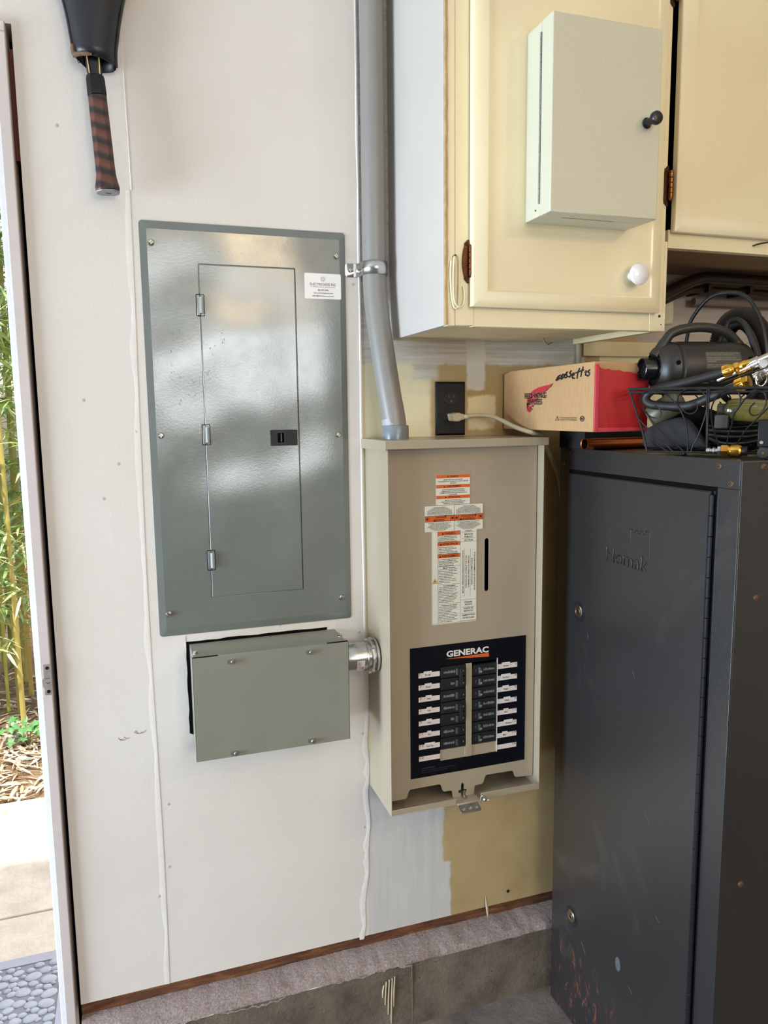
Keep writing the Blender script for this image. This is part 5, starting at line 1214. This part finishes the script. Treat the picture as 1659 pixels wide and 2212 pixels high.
scr = dict(
 s1=[(0.0161, 0.0798), (0.0228, 0.0748), (0.0265, 0.0677), (0.0237, 0.0606), (0.0153, 0.0582), (0.0056, 0.0629), (-0.0032, 0.073), (-0.0069, 0.0859), (-0.0043, 0.0972), (0.0045, 0.1047), (0.0171, 0.1068), (0.0307, 0.1027), (0.0426, 0.092), (0.0531, 0.0793), (0.0608, 0.0653), (0.0658, 0.0498), (0.0682, 0.0343), (0.0685, 0.0186), (0.0682, 0.0)],
 s2=[(0.0799, 0.0858), (0.0844, 0.0802), (0.0849, 0.0733), (0.0795, 0.0665), (0.0702, 0.0659), (0.061, 0.0722), (0.0545, 0.0835), (0.0562, 0.0959), (0.0657, 0.1046), (0.079, 0.1069), (0.0919, 0.1019), (0.0989, 0.0922), (0.1006, 0.0813), (0.0985, 0.0663), (0.0937, 0.0498), (0.0854, 0.0273), (0.0771, 0.0116), (0.0736, 0.0)],
 s3=[(0.001, 0.0701), (0.0082, 0.0571), (0.0216, 0.0398), (0.0378, 0.0226), (0.0513, 0.0112), (0.062, 0.0)],
 s4=[(-0.0118, 0.0557), (0.0005, 0.0426), (0.0169, 0.0253), (0.0319, 0.0123), (0.0441, 0.0)], s4b=[(-0.0026, 0.0353), (0.0082, 0.0223), (0.0206, 0.0107), (0.0358, 0.0)],
 v1=[(0.1045, 0.1060), (0.1032, 0.0799), (0.1016, 0.0525), (0.0997, 0.0)], v2=[(0.1015, 0.1060), (0.1005, 0.0799), (0.0995, 0.0525), (0.0985, 0.0)],
 s5=[(0.1325, 0.0835), (0.1262, 0.0769), (0.1249, 0.0702), (0.1305, 0.0647), (0.14, 0.0666), (0.1487, 0.0766), (0.1511, 0.0898), (0.1462, 0.0999), (0.1363, 0.1034), (0.1238, 0.0998), (0.1136, 0.0892), (0.1077, 0.0758), (0.1068, 0.0594), (0.1092, 0.0414), (0.1143, 0.0247), (0.12, 0.0)],
 s6=[(0.1719, 0.0815), (0.1659, 0.075), (0.1647, 0.0671), (0.1696, 0.0617), (0.1793, 0.0643), (0.1864, 0.0748), (0.1887, 0.0865), (0.185, 0.097), (0.1766, 0.1011), (0.1658, 0.0961), (0.1561, 0.0858), (0.1475, 0.0726), (0.1412, 0.0632), (0.1374, 0.0442), (0.1323, 0.0277), (0.1297, 0.0)],
 s7=[(0.215, 0.099), (0.1901, 0.0721), (0.1722, 0.0523), (0.1575, 0.0361), (0.1386, 0.0)])
for k, v_ in scr.items():
    obj('scroll_wire', tube(B(), [F(*p) for p in v_], 0.00125, 8, smooth=4), IRON, wb)
for k in ('s1', 's2', 's5'):                                  # the same scrolls on the short and far sides
    obj('scroll_wire', tube(B(), [BP + BU * LB - BN * (p[0] * 0.85 + 0.0) + BU * (FL * p[1]) + Vector((0, 0, p[1])) for p in scr[k]], 0.00125, 6, smooth=3), IRON, wb)
    obj('scroll_wire', tube(B(), [BP + BU * p[0] - BN * (WB_ + FL * p[1]) + Vector((0, 0, p[1])) for p in scr[k]], 0.00125, 6, smooth=3), IRON, wb)
obj('handle', tube(B(), [(1.012, -0.300, 1.424), (1.0224, -0.3249, 1.4807), (1.0235, -0.3313, 1.523), (1.0243, -0.3407, 1.5558), (1.0341, -0.3705, 1.5896), (1.0462, -0.4033, 1.5959), (1.0571, -0.4345, 1.5854), (1.0642, -0.4606, 1.5508), (1.0650, -0.4783, 1.5022), (1.0685, -0.4830, 1.4551), (1.0707, -0.4859, 1.4222)], 0.0034, 10, smooth=5), IRON, wb)

# ---- electric air pump
A_ = Vector((0.8987, -0.3649, 1.463)); ax = Vector((0.98, -0.2, 0)).normalized(); sd = Vector((ax.y, -ax.x, 0))
ap = thing('air_pump', tuple(A_ + ax * 0.1 - Vector((0, 0, 0.047))), 'black electric air pump with carry handle lying in the wire basket', 'air pump')
obj('body', lathe(B(), A_, ax, [(0.022, 0.030), (0.028, 0.040), (0.038, 0.046), (0.052, 0.0475), (0.054, 0.0462), (0.058, 0.0462), (0.060, 0.0478), (0.150, 0.0478), (0.172, 0.047), (0.190, 0.044), (0.199, 0.036), (0.2, 0.0)], 40, caps=False), PUMPM, ap)
obj('nozzle', lathe(B(), A_, ax, [(0.006, 0.0), (0.006, 0.0165), (0.0, 0.0172), (-0.001, 0.0185), (0.0, 0.0196), (0.016, 0.0200), (0.024, 0.021), (0.026, 0.03)], 32, caps=False), M('glossy_black_plastic', (16, 16, 17), 0.22), ap)
bm = B()
for i in range(9):
    a = math.radians(-75 + i * 18); d = -sd * -1
    p = A_ + ax * 0.068 + (Vector((-sd.x, -sd.y, 0)) * math.cos(a) + Vector((0, 0, 1)) * math.sin(a)) * 0.0476
    bmesh.ops.create_cube(bm, size=1.0, matrix=Matrix.Translation(p) @ Matrix((( ax.x, -sd.x, 0, 0), (ax.y, -sd.y, 0, 0), (0, 0, 1, 0), (0, 0, 0, 1))) @ Matrix.Rotation(-a, 4, 'X') @ Matrix.Diagonal((0.013, 0.003, 0.009, 1)))
obj('vent_ribs', bm, M('vent_plastic', (34, 31, 28), 0.5), ap)
obj('handle', tube(B(), [(0.918, -0.374, 1.484), (0.9288, -0.3775, 1.500), (0.9366, -0.3795, 1.5125), (0.948, -0.3825, 1.5255), (0.9762, -0.388, 1.5335), (1.0128, -0.394, 1.5350), (1.0486, -0.399, 1.5275), (1.0705, -0.402, 1.512), (1.0818, -0.404, 1.4935), (1.083, -0.404, 1.472)], [0.011, 0.0095, 0.0085, 0.0085, 0.0085, 0.0085, 0.0085, 0.0095, 0.011], 16, smooth=6), PUMPM, ap)
def onpump(l, a, r=0.0481):
    a = math.radians(a); f = Vector((-sd.x, -sd.y, 0))
    if f.y > 0: f = -f
    return A_ + ax * l + (f * math.cos(a) + Vector((0, 0, 1)) * math.sin(a)) * r
def pump_write(lines):
    bm = B()
    for s, l0, ang, h, wd in lines:
        me = letter_mesh(s, 0.012); xs = [v.co.x for v in me.vertices]; x0, x1 = min(xs), max(xs); sx_ = wd / (x1 - x0)
        for v in me.vertices: v.co = onpump(l0 + (v.co.x - x0) * sx_, ang + math.degrees((v.co.y - 0.35) * (h / 0.71) / 0.048), 0.0484)
        bm.from_mesh(me); bpy.data.meshes.remove(me)
    return bm
bm = B(); g = [[bm.verts.new(onpump(0.096 + 0.066 * i / 8, -4 + 38 * j / 10)) for i in range(9)] for j in range(11)]
for j in range(10):
    for i in range(8): bm.faces.new((g[j][i], g[j][i + 1], g[j + 1][i + 1], g[j + 1][i]))
ls = obj('caution_label', bm, M('dusty_label', (72, 65, 56), 0.6), ap)
obj('lettering', pump_write([('CAUTION: DOUBLE INSULATED. WHEN SERVICING USE', 0.0975, 30, 0.0020, 0.060), ('ONLY IDENTICAL REPLACEMENT PARTS.', 0.0975, 26, 0.0020, 0.050), ('ATTENTION: DOUBLE ISOLATION. POUR L ENTRETIEN', 0.0975, 19.5, 0.0020, 0.054), ('UTILISER UNIQUEMENT DES PIECES DE RECHANGE', 0.0975, 15.5, 0.0020, 0.062), ('IDENTIQUES.', 0.0975, 11.5, 0.0020, 0.018), ('CUIDADO: DOBLE AISLAMIENTO. PARA REPARAR', 0.0975, 4.5, 0.0020, 0.056), ('USE SOLAMENTE REPUESTOS IDENTICOS.', 0.0975, 0.5, 0.0020, 0.048)]), M('dusty_ink', (150, 138, 120), 0.6), ls)
obj('model_lettering', pump_write([('Quick-Fill\u2122', 0.112, -10, 0.0034, 0.029), ('Model AP62T', 0.110, -17.5, 0.0032, 0.031), ('110~120V~ 3.1A', 0.100, -24, 0.0030, 0.042), ('HOUSEHOLD USE ONLY', 0.066, -29, 0.0026, 0.048), ('CAUTION: Read instructions', 0.066, -33.5, 0.0026, 0.040)]), INKG, ap)
for l, a in ((0.045, 10), (0.180, 17)): obj('screw_recess', lathe(B(), onpump(l, a, 0.0462), onpump(l, a, 1.0) - (A_ + ax * l), [(0, 0.0042), (0.0020, 0.0040)], 16), DARK, ap)
cu_ = obj('power_cable', tube(B(), [(1.088, -0.355, 1.500), (1.0909, -0.3629, 1.5491), (1.0912, -0.3966, 1.5454), (1.0913, -0.4217, 1.5077), (1.0930, -0.4340, 1.4663), (1.0905, -0.4300, 1.4172), (1.092, -0.385, 1.400), (1.095, -0.34, 1.43), (1.094, -0.335, 1.50), (1.094, -0.36, 1.540), (1.096, -0.400, 1.537), (1.097, -0.428, 1.49), (1.097, -0.43, 1.44)], 0.0055, 10, smooth=8), RUBBER, ap)
# ---- ribbed hose behind it
hp = [(1.1071, -0.3511, 1.5526), (1.1153, -0.3787, 1.5538), (1.1220, -0.4043, 1.5279), (1.1240, -0.4209, 1.4877), (1.125, -0.4224, 1.4504), (1.125, -0.405, 1.410)]
hp = [(1.108, -0.318, 1.47), (1.107, -0.328, 1.523)] + hp
sp_ = smooth_path(hp, 26); bm = B()
tube(bm, sp_, [0.0205 if i % 2 else 0.0178 for i in range(len(sp_))], 18)
tag(obj('corrugated_hose', bm, M('ribbed_hose_plastic', (40, 36, 32), 0.4)), 'black ribbed inflation hose curled behind the air pump in the wire basket', 'hose')
# ---- air hose with brass ends
ah = thing('air_hose', (0.93, -0.42, 1.38), 'short black rubber air hose with two brass ends doubled over the basket rim', 'air hose')
obj('hose', tube(B(), [(0.9648, -0.4948, 1.4515), (0.9495, -0.4743, 1.4443), (0.9229, -0.4389, 1.4338), (0.9087, -0.4032, 1.4279), (0.9051, -0.3818, 1.4216), (0.9019, -0.3740, 1.4103), (0.9045, -0.381, 1.4011), (0.9131, -0.3968, 1.3975), (0.9300, -0.4361, 1.3954), (0.9406, -0.4564, 1.3997), (0.9519, -0.4842, 1.4115), (0.9661, -0.5214, 1.4271)], 0.0078, 14, smooth=6), RUBBER, ah)
def brass(p, q, prof, parent, name='brass_end', mat=BRASS, seg=16):
    return obj(name, lathe(B(), p, Vector(q) - Vector(p), prof, seg), mat, parent)
p, q = Vector((0.9628, -0.4922, 1.4507)), Vector((0.9901, -0.5285, 1.464)); d = (q - p).normalized()
b1 = brass(p, q, [(0, 0.0088), (0.001, 0.0094), (0.0125, 0.0098), (0.0135, 0.0090), (0.016, 0.0086), (0.0185, 0.0070), (0.0185, 0.0068)], ah)
bm = B()
for k in range(14):
    u_, v_ = frame_of(d); a = k * 2 * math.pi / 14; o_ = (u_ * math.cos(a) + v_ * math.sin(a)) * 0.0095
    tube(bm, [p + o_ + d * 0.001, p + o_ + d * 0.0122], 0.0009, 6)
obj('crimp_ribs', bm, BRASS, b1)
obj('hex_nut', hexa(B(), p, d, 0.0098, 0.0185, 0.027), BRASS, b1)
obj('brass_tip', lathe(B(), p, d, [(0.027, 0.0078), (0.029, 0.0088), (0.036, 0.0090), (0.038, 0.0080), (0.045, 0.0080), (0.0465, 0.0062)], 18), BRASS, b1)
p, q = Vector((0.9655, -0.5198, 1.4264)), Vector((0.9739, -0.5402, 1.4345)); d = (q - p).normalized()
b2 = brass(p, q, [(0, 0.0092), (0.001, 0.0098), (0.0135, 0.0102), (0.0145, 0.0094)], ah)
bm = B()
for k in range(14):
    u_, v_ = frame_of(d); a = k * 2 * math.pi / 14; o_ = (u_ * math.cos(a) + v_ * math.sin(a)) * 0.0100
    tube(bm, [p + o_ + d * 0.001, p + o_ + d * 0.0130], 0.0010, 6)
obj('crimp_ribs', bm, BRASS, b2)
obj('hex_nut', hexa(B(), p, d, 0.0104, 0.0145, 0.0235), BRASS, b2)
# ---- chrome inflator
ch = thing('chrome_inflator', (0.985, -0.53, 1.45), 'shiny chrome tyre inflator gun resting on top of the wire basket', 'inflator')
p, q = Vector((0.9645, -0.4770, 1.4370)), Vector((1.0150, -0.5790, 1.4830)); d = (q - p).normalized()
obj('barrel', lathe(B(), p, d, [(0, 0.004), (0.004, 0.0075), (0.035, 0.0090), (0.060, 0.0095), (0.062, 0.0120), (0.072, 0.0120), (0.074, 0.0098), (0.118, 0.0100), (0.122, 0.008)], 22), CHROME, ch)
p2 = Vector((0.9763, -0.5460, 1.4372)); q2 = Vector((0.9985, -0.5720, 1.4560)); obj('inlet', lathe(B(), p2, q2 - p2, [(0, 0.006), (0.001, 0.0085), (0.010, 0.0085), (0.011, 0.0070), (0.026, 0.0070)], 18), CHROME, ch)
bm = B(); tube(bm, [(0.9715, -0.5565, 1.4410), (0.9745, -0.5605, 1.4480), (0.9800, -0.5680, 1.4440), (0.9806, -0.5680, 1.4330), (0.9770, -0.5620, 1.4250), (0.9725, -0.5570, 1.4290)], 0.0019, 10, smooth=5, closed=True); obj('hook_ring', bm, CHROME, ch)
obj('glint_disc', lathe(B(), (0.9855, -0.5540, 1.4600), (-0.55, -0.7, 0.45), [(0, 0.0068), (0.003, 0.0072), (0.005, 0.0064), (0.006, 0.003)], 20), M('pale_glint_metal', (206, 206, 204), 0.2, 0.6), ch)  # pale disc modelled in place of a highlight on the chrome
# ---- other things inside
bm = B(); lathe(bm, (0.917, -0.366, 1.374), (0.42, -0.37, 0.36), [(0, 0.014), (0.006, 0.019), (0.03, 0.021), (0.06, 0.021), (0.066, 0.016), (0.068, 0.0)], 24, caps=False)
sg = thing('sage_canister', (0.93, -0.385, 1.33), 'sage-green plastic canister lying inside the basket at its left end', 'canister'); obj('shell', bm, SAGE, sg)
obj('brass_stub', lathe(B(), (0.9325, -0.4080, 1.3905), (0.45, -0.75, 0.05), [(0, 0.0042), (0.008, 0.0042), (0.009, 0.0052), (0.014, 0.0052)], 12), BRASS, sg)
bm = B(); top = [(0.8870, -0.3840, 1.3478), (0.8935, -0.3930, 1.3640), (0.9113, -0.4170, 1.3745), (0.9300, -0.4345, 1.3815), (0.9386, -0.4450, 1.3728), (0.9496, -0.4598, 1.3452), (0.9577, -0.4706, 1.3270)]
Lp = []
for i, t in enumerate(top):
    t = Vector(t); b = Vector((t.x, t.y, 1.3215)); w_ = -BN * 0.045
    Lp.append([bm.verts.new(q) for q in (b, b.lerp(t, 0.55) + BN * 0.003, t, t + w_ * 0.8 + Vector((0, 0, -0.002)), t.lerp(b, 0.5) + w_ * 1.1, b + w_)])
for a, c in zip(Lp, Lp[1:]):
    for k in range(6): bm.faces.new((a[k], a[(k + 1) % 6], c[(k + 1) % 6], c[k]))
bm.faces.new(Lp[0][::-1]); bm.faces.new(Lp[-1])
o = obj('dark_pouch', bm, CLOTH); md = o.modifiers.new('sub', 'SUBSURF'); md.levels = 2; md.render_levels = 2; tag(o, 'charcoal cloth pouch slumped in the front left of the wire basket', 'pouch')
bm = B(); rr = random.Random(12); Lp = []
for i in range(8):
    t = i / 7; s_ = 0.012 + 0.182 * t; hh = (0.070 + 0.018 * math.sin(5 * t + 1)) * (1 if 0 < i < 7 else 0.75)
    ring_ = [(0.076, 0.004), (0.074, hh * 0.5), (0.080, hh * 0.92), (0.100, hh * 1.02), (0.135, hh * 0.9), (0.148, hh * 0.45), (0.146, 0.004)]
    Lp.append([bm.verts.new(BP + BU * s_ - BN * (a + rr.uniform(-.004, .004)) + Vector((0, 0, c + rr.uniform(-.003, .003)))) for a, c in ring_])
for a, c in zip(Lp, Lp[1:]):
    for k in range(7): bm.faces.new((a[k], a[(k + 1) % 7], c[(k + 1) % 7], c[k]))
bm.faces.new(Lp[0][::-1]); bm.faces.new(Lp[-1])
o = obj('darkening_cloth', bm, M('black_cloth', (22, 21, 21), 0.95, spec=0.1)); md = o.modifiers.new('sub', 'SUBSURF'); md.levels = 2; md.render_levels = 2; tag(o, 'black cloth bundle added to darken the back of the wire basket under the air pump', 'cloth')  # added filler, darkens the basket and hides the bright wall behind
bt = thing('plastic_bottle', (1.01, -0.50, 1.37), 'shiny olive plastic bottle lying inside the basket at its right end', 'bottle')
p, q = Vector((0.9890, -0.4740, 1.3895)), Vector((1.0450, -0.5330, 1.3850)); obj('bottle_body', lathe(B(), p, q - p, [(0, 0.010), (0.003, 0.0155), (0.010, 0.0185), (0.018, 0.0190), (0.075, 0.0190), (0.080, 0.014)], 28), OLIVE, bt)
obj('clear_wrap', lathe(B(), p, q - p, [(0.019, 0.0193), (0.060, 0.0193)], 28, caps=False), M('glossy_wrap', (112, 102, 52), 0.06, coat=1.0, var=0.3, vscale=40), bt)
obj('cap', lathe(B(), p, p - q, [(0, 0.0095), (0.012, 0.0095), (0.013, 0.008)], 16), M('cap_olive', (58, 54, 40), 0.4), bt)
cb_ = thing('black_cable', (0.99, -0.48, 1.335), 'coiled glossy black cable with a square plug in the bottom of the basket', 'cable')
bm = B()
for q in ([(0.9631, -0.4591, 1.3537), (0.9786, -0.4799, 1.3523), (1.0003, -0.5087, 1.3517), (1.0242, -0.524, 1.3538)], [(0.9612, -0.4649, 1.346), (0.9798, -0.4897, 1.3431), (1.0048, -0.5147, 1.344), (1.0264, -0.5269, 1.3492)], [(0.9588, -0.4680, 1.3422), (0.9745, -0.488, 1.3323), (0.9938, -0.5140, 1.3328), (1.0175, -0.5300, 1.3388)], [(0.9852, -0.4552, 1.3732), (1.0009, -0.4762, 1.3652), (1.0267, -0.5106, 1.369)], [(0.9748, -0.4581, 1.336), (0.9951, -0.4851, 1.3257), (1.0208, -0.5194, 1.326)], [(0.985, -0.44, 1.36), (1.01, -0.47, 1.356), (1.04, -0.50, 1.36)], [(0.97, -0.43, 1.33), (1.0, -0.46, 1.328), (1.05, -0.48, 1.33)]):
    tube(bm, q, 0.0036, 10, smooth=6)
obj('cable_loops', bm, M('glossy_cable', (18, 18, 17), 0.18), cb_)
bm = B(); bmesh.ops.create_cube(bm, size=1.0, matrix=Matrix.Translation((0.9795, -0.4770, 1.3690)) @ Matrix.Rotation(math.radians(-50), 4, 'Z') @ Matrix.Diagonal((0.022, 0.016, 0.024, 1))); obj('square_plug', bm, M('plug_dark', (58, 52, 46), 0.5), cb_, bev=0.002)
# ---- coupler and clip on the cabinet top in front of the basket
qc = thing('quick_coupler', (0.95, -0.52, SZ), 'brass and steel air coupler lying on the steel cabinet in front of the basket', 'coupler')
p, q = Vector((0.9300, -0.4985, SZ + 0.0112)), Vector((0.9672, -0.5475, SZ + 0.0112)); d = (q - p).normalized()
obj('steel_plug', lathe(B(), p, d, [(0, 0.0040), (0.001, 0.0048), (0.006, 0.0048), (0.007, 0.0036), (0.009, 0.0036), (0.0105, 0.0056), (0.014, 0.0056), (0.015, 0.0044), (0.018, 0.0044)], 18), STEEL, qc)
obj('steel_hex', hexa(B(), p, d, 0.0080, 0.018, 0.0235), STEEL, qc)
obj('brass_nut', hexa(B(), p, d, 0.0108, 0.0235, 0.0345), M('copper_brass', (206, 142, 70), 0.2, 1.0), qc)
obj('brass_sleeve', lathe(B(), p, d, [(0.0345, 0.0088), (0.0375, 0.0086), (0.0385, 0.0105), (0.047, 0.0108), (0.052, 0.0100), (0.0545, 0.008), (0.0545, 0.0070)], 22), BRASS, qc)
obj('dark_mouth', lathe(B(), p, d, [(0.0543, 0.0072), (0.060, 0.0080), (0.063, 0.0078), (0.061, 0.0055)], 20), M('dark_collar', (40, 36, 32), 0.3, 0.6), qc)
dv_ = thing('black_clip_box', (0.98, -0.58, SZ), 'small black plastic box standing at the right end in front of the basket', 'plastic box')
MX = Matrix.Translation((0.9800, -0.5790, SZ)) @ Matrix.Rotation(math.radians(-53), 4, 'Z')
bm = B(); box(bm, -0.016, 0.030, -0.008, 0.008, 0.0185, 0.062); rot(bm, MX); obj('case', bm, BLK, dv_, bev=0.002)
bm = B(); lathe(bm, (-0.006, -0.010, 0.0095), (0, 1, 0), [(0, 0.0085), (0.001, 0.0093), (0.018, 0.0093), (0.019, 0.0085)], 20); box(bm, -0.006, 0.03, -0.008, 0.008, 0.0, 0.0185); rot(bm, MX); obj('clip_foot', bm, RUBBER, dv_, bev=0.0008)
bm = B(); lathe(bm, (-0.006, -0.0102, 0.0095), (0, -1, 0), [(0, 0.0024), (0.0008, 0.002)], 12); rot(bm, MX); obj('rivet', bm, BRASS, dv_)
bm = B(); lathe(bm, (-0.0095, -0.0082, 0.026), (0, -1, 0), [(0, 0.0030), (0.0006, 0.0026)], 14); rot(bm, MX); obj('clear_stud', bm, STEEL, dv_)

# ---- bamboo leaf stuck at the wall foot
bm = B(); leaf(bm, (0.7760, -0.004, 0.235), (0.02, -0.35, -1), (0.2, -1, 0.2), 0.055, 0.007, 5, 0.1)
o = obj('dry_leaf', bm, LIT, norm=False); md = o.modifiers.new('solid', 'SOLIDIFY'); md.thickness = 0.0005; tag(o, 'single dry straw leaf caught at the bottom edge of the tan wall board', 'leaf')

# ================================================================== RACKET IN ITS COVER
rk = thing('tennis_racket', (0.01, -0.03, 1.79), 'tennis racket with brown leather grip hanging handle-down on the white wall', 'tennis racket')
HB, HT = Vector((0.0095, -0.0405, 1.7830)), Vector((-0.0025, -0.0330, 2.004)); hd = (HT - HB).normalized()
def octa(bm, stations):
    L = []
    sdv = Vector((1, 0, 0)); sdv = (sdv - hd * sdv.dot(hd)).normalized(); nv = hd.cross(sdv)
    for t, wx, wy in stations:
        c = HB + hd * t; L.append([bm.verts.new(c + sdv * (wx * a) + nv * (wy * b)) for a, b in ((1, .45), (.55, 1), (-.55, 1), (-1, .45), (-1, -.45), (-.55, -1), (.55, -1), (1, -.45))])
    for A2, C2 in zip(L, L[1:]):
        for k in range(8): bm.faces.new((A2[k], A2[(k + 1) % 8], C2[(k + 1) % 8], C2[k]))
    bm.faces.new(L[0][::-1]); bm.faces.new(L[-1]); return bm
obj('grip', octa(B(), [(0.001, 0.0200, 0.0165), (0.006, 0.0205, 0.0168), (0.016, 0.0185, 0.0155), (0.028, 0.0166, 0.0146), (0.05, 0.0162, 0.0142), (0.09, 0.0160, 0.0140), (0.13, 0.0157, 0.0138), (0.160, 0.0154, 0.0136)]), WRAP, rk, bev=0.0012, ang=20)
obj('butt_cap', octa(B(), [(-0.0022, 0.0190, 0.0152), (0.0008, 0.0200, 0.0163)]), M('grey_butt_cap', (136, 134, 136), 0.5), rk, bev=0.0008)
bm = B()
for dx in (-0.004, 0.004): bmesh.ops.create_cube(bm, size=1.0, matrix=Matrix.Translation(HB - hd * 0.0022 + Vector((dx * 0.6, dx * 0.3, 0))) @ Matrix.Diagonal((0.005, 0.0022, 0.0008, 1)))
obj('cap_mark', bm, BLK, rk)
obj('grip_collar', octa(B(), [(0.160, 0.0156, 0.0140), (0.164, 0.0159, 0.0144), (0.186, 0.0154, 0.0140), (0.193, 0.0140, 0.0125), (0.194, 0.012, 0.010)]), BLK, rk, bev=0.0008)
bm = B()
octa(bm, [(0.192, 0.0122, 0.0095), (0.235, 0.0140, 0.0095), (0.30, 0.024, 0.0095)])
obj('throat', bm, RACK, rk, bev=0.0008)
for s in (-1, 1):
    c0 = HB + hd * 0.194 + Vector((s * 0.0085, -0.0098, 0)); c1 = HB + hd * 0.225 + Vector((s * 0.0100, -0.0098, 0)); bm = B(); tube(bm, [c0, c1], 0.0011, 6); obj('gold_stripe', bm, GOLD, rk)
rc_ = thing('racket_cover', (0.0, -0.028, 2.0), 'black vinyl racket cover with worn brown corner at the top left of the wall', 'racket cover')
lft = [(-0.0325, 2.0060), (-0.0345, 2.020), (-0.0375, 2.045), (-0.0420, 2.078), (-0.0520, 2.12), (-0.0740, 2.18), (-0.098, 2.26), (-0.108, 2.34), (-0.098, 2.42), (-0.065, 2.475), (-0.01, 2.498)]
rgh = [(0.0345, 1.9975), (0.0350, 2.020), (0.0390, 2.045), (0.0450, 2.078), (0.056, 2.12), (0.078, 2.18), (0.100, 2.26), (0.108, 2.34), (0.098, 2.42), (0.06, 2.475), (0.0, 2.499)]
bm = B(); rows = []
for (xl, zl), (xr, zr) in zip(lft, rgh):
    row = []
    for k in range(13):
        t = k / 12; th = math.sin(math.pi * min(1, max(0, t))) ** 0.5
        row.append(bm.verts.new((xl + (xr - xl) * t, -0.028 - 0.024 * th, zl + (zr - zl) * t)))
    rows.append(row)
rowsb = []
for (xl, zl), (xr, zr) in zip(lft, rgh):
    zl2, zr2 = zl - (0.013 if zl < 2.01 else 0), zr - (0.004 if zr < 2.01 else 0)
    xl2 = xl + (0.014 if zl < 2.03 else 0.004)
    rowsb.append([bm.verts.new((xl2 + (xr - xl2) * k / 12, -0.028 + 0.021 * math.sin(math.pi * k / 12) ** 0.5, zl2 + (zr2 - zl2) * k / 12)) for k in range(13)])
for R_ in (rows, rowsb):
    for a, c in zip(R_, R_[1:]):
        for k in range(12): bm.faces.new((a[k], a[k + 1], c[k + 1], c[k]))
for a, c in zip(list(zip(rows, rowsb)), list(zip(rows, rowsb))[1:]):
    for k in (0, 12): bm.faces.new((a[0][k], c[0][k], c[1][k], a[1][k]))
for k in range(12): bm.faces.new((rows[-1][k], rows[-1][k + 1], rowsb[-1][k + 1], rowsb[-1][k]))
o = obj('shell', bm, VINYL, rc_, ang=60); md = o.modifiers.new('solid', 'SOLIDIFY'); md.thickness = 0.0016
bm = B(); tube(bm, [(p[0], -0.028, p[1]) for p in rgh[:10]], 0.0034, 8, smooth=3); obj('seam_piping', bm, M('vinyl_piping', (30, 29, 33), 0.35), rc_)
bm = B(); tube(bm, [(p[0], -0.028, p[1]) for p in lft[:10]], 0.0026, 8, smooth=3); obj('seam_piping', bm, M('vinyl_piping', (30, 29, 33), 0.35), rc_)
bm = B(); tube(bm, [(-0.0345, -0.031, 2.0245), (-0.0338, -0.032, 2.0140), (-0.0318, -0.036, 2.0068), (-0.0245, -0.0445, 2.0055), (-0.012, -0.0505, 2.0045), (-0.004, -0.0528, 2.0038)], [0.0036, 0.0044, 0.0044, 0.0038, 0.0034, 0.0022], 8, smooth=4); obj('worn_corner', bm, WORN, rc_, label='worn brown corner of the cover')
bm = B(); tube(bm, [(-0.0285, -0.030, 2.004), (-0.027, -0.030, 1.9975), (-0.0245, -0.030, 1.9975), (-0.0235, -0.030, 2.004)], 0.0006, 6, smooth=4); obj('zip_loop', bm, BLK, rc_)
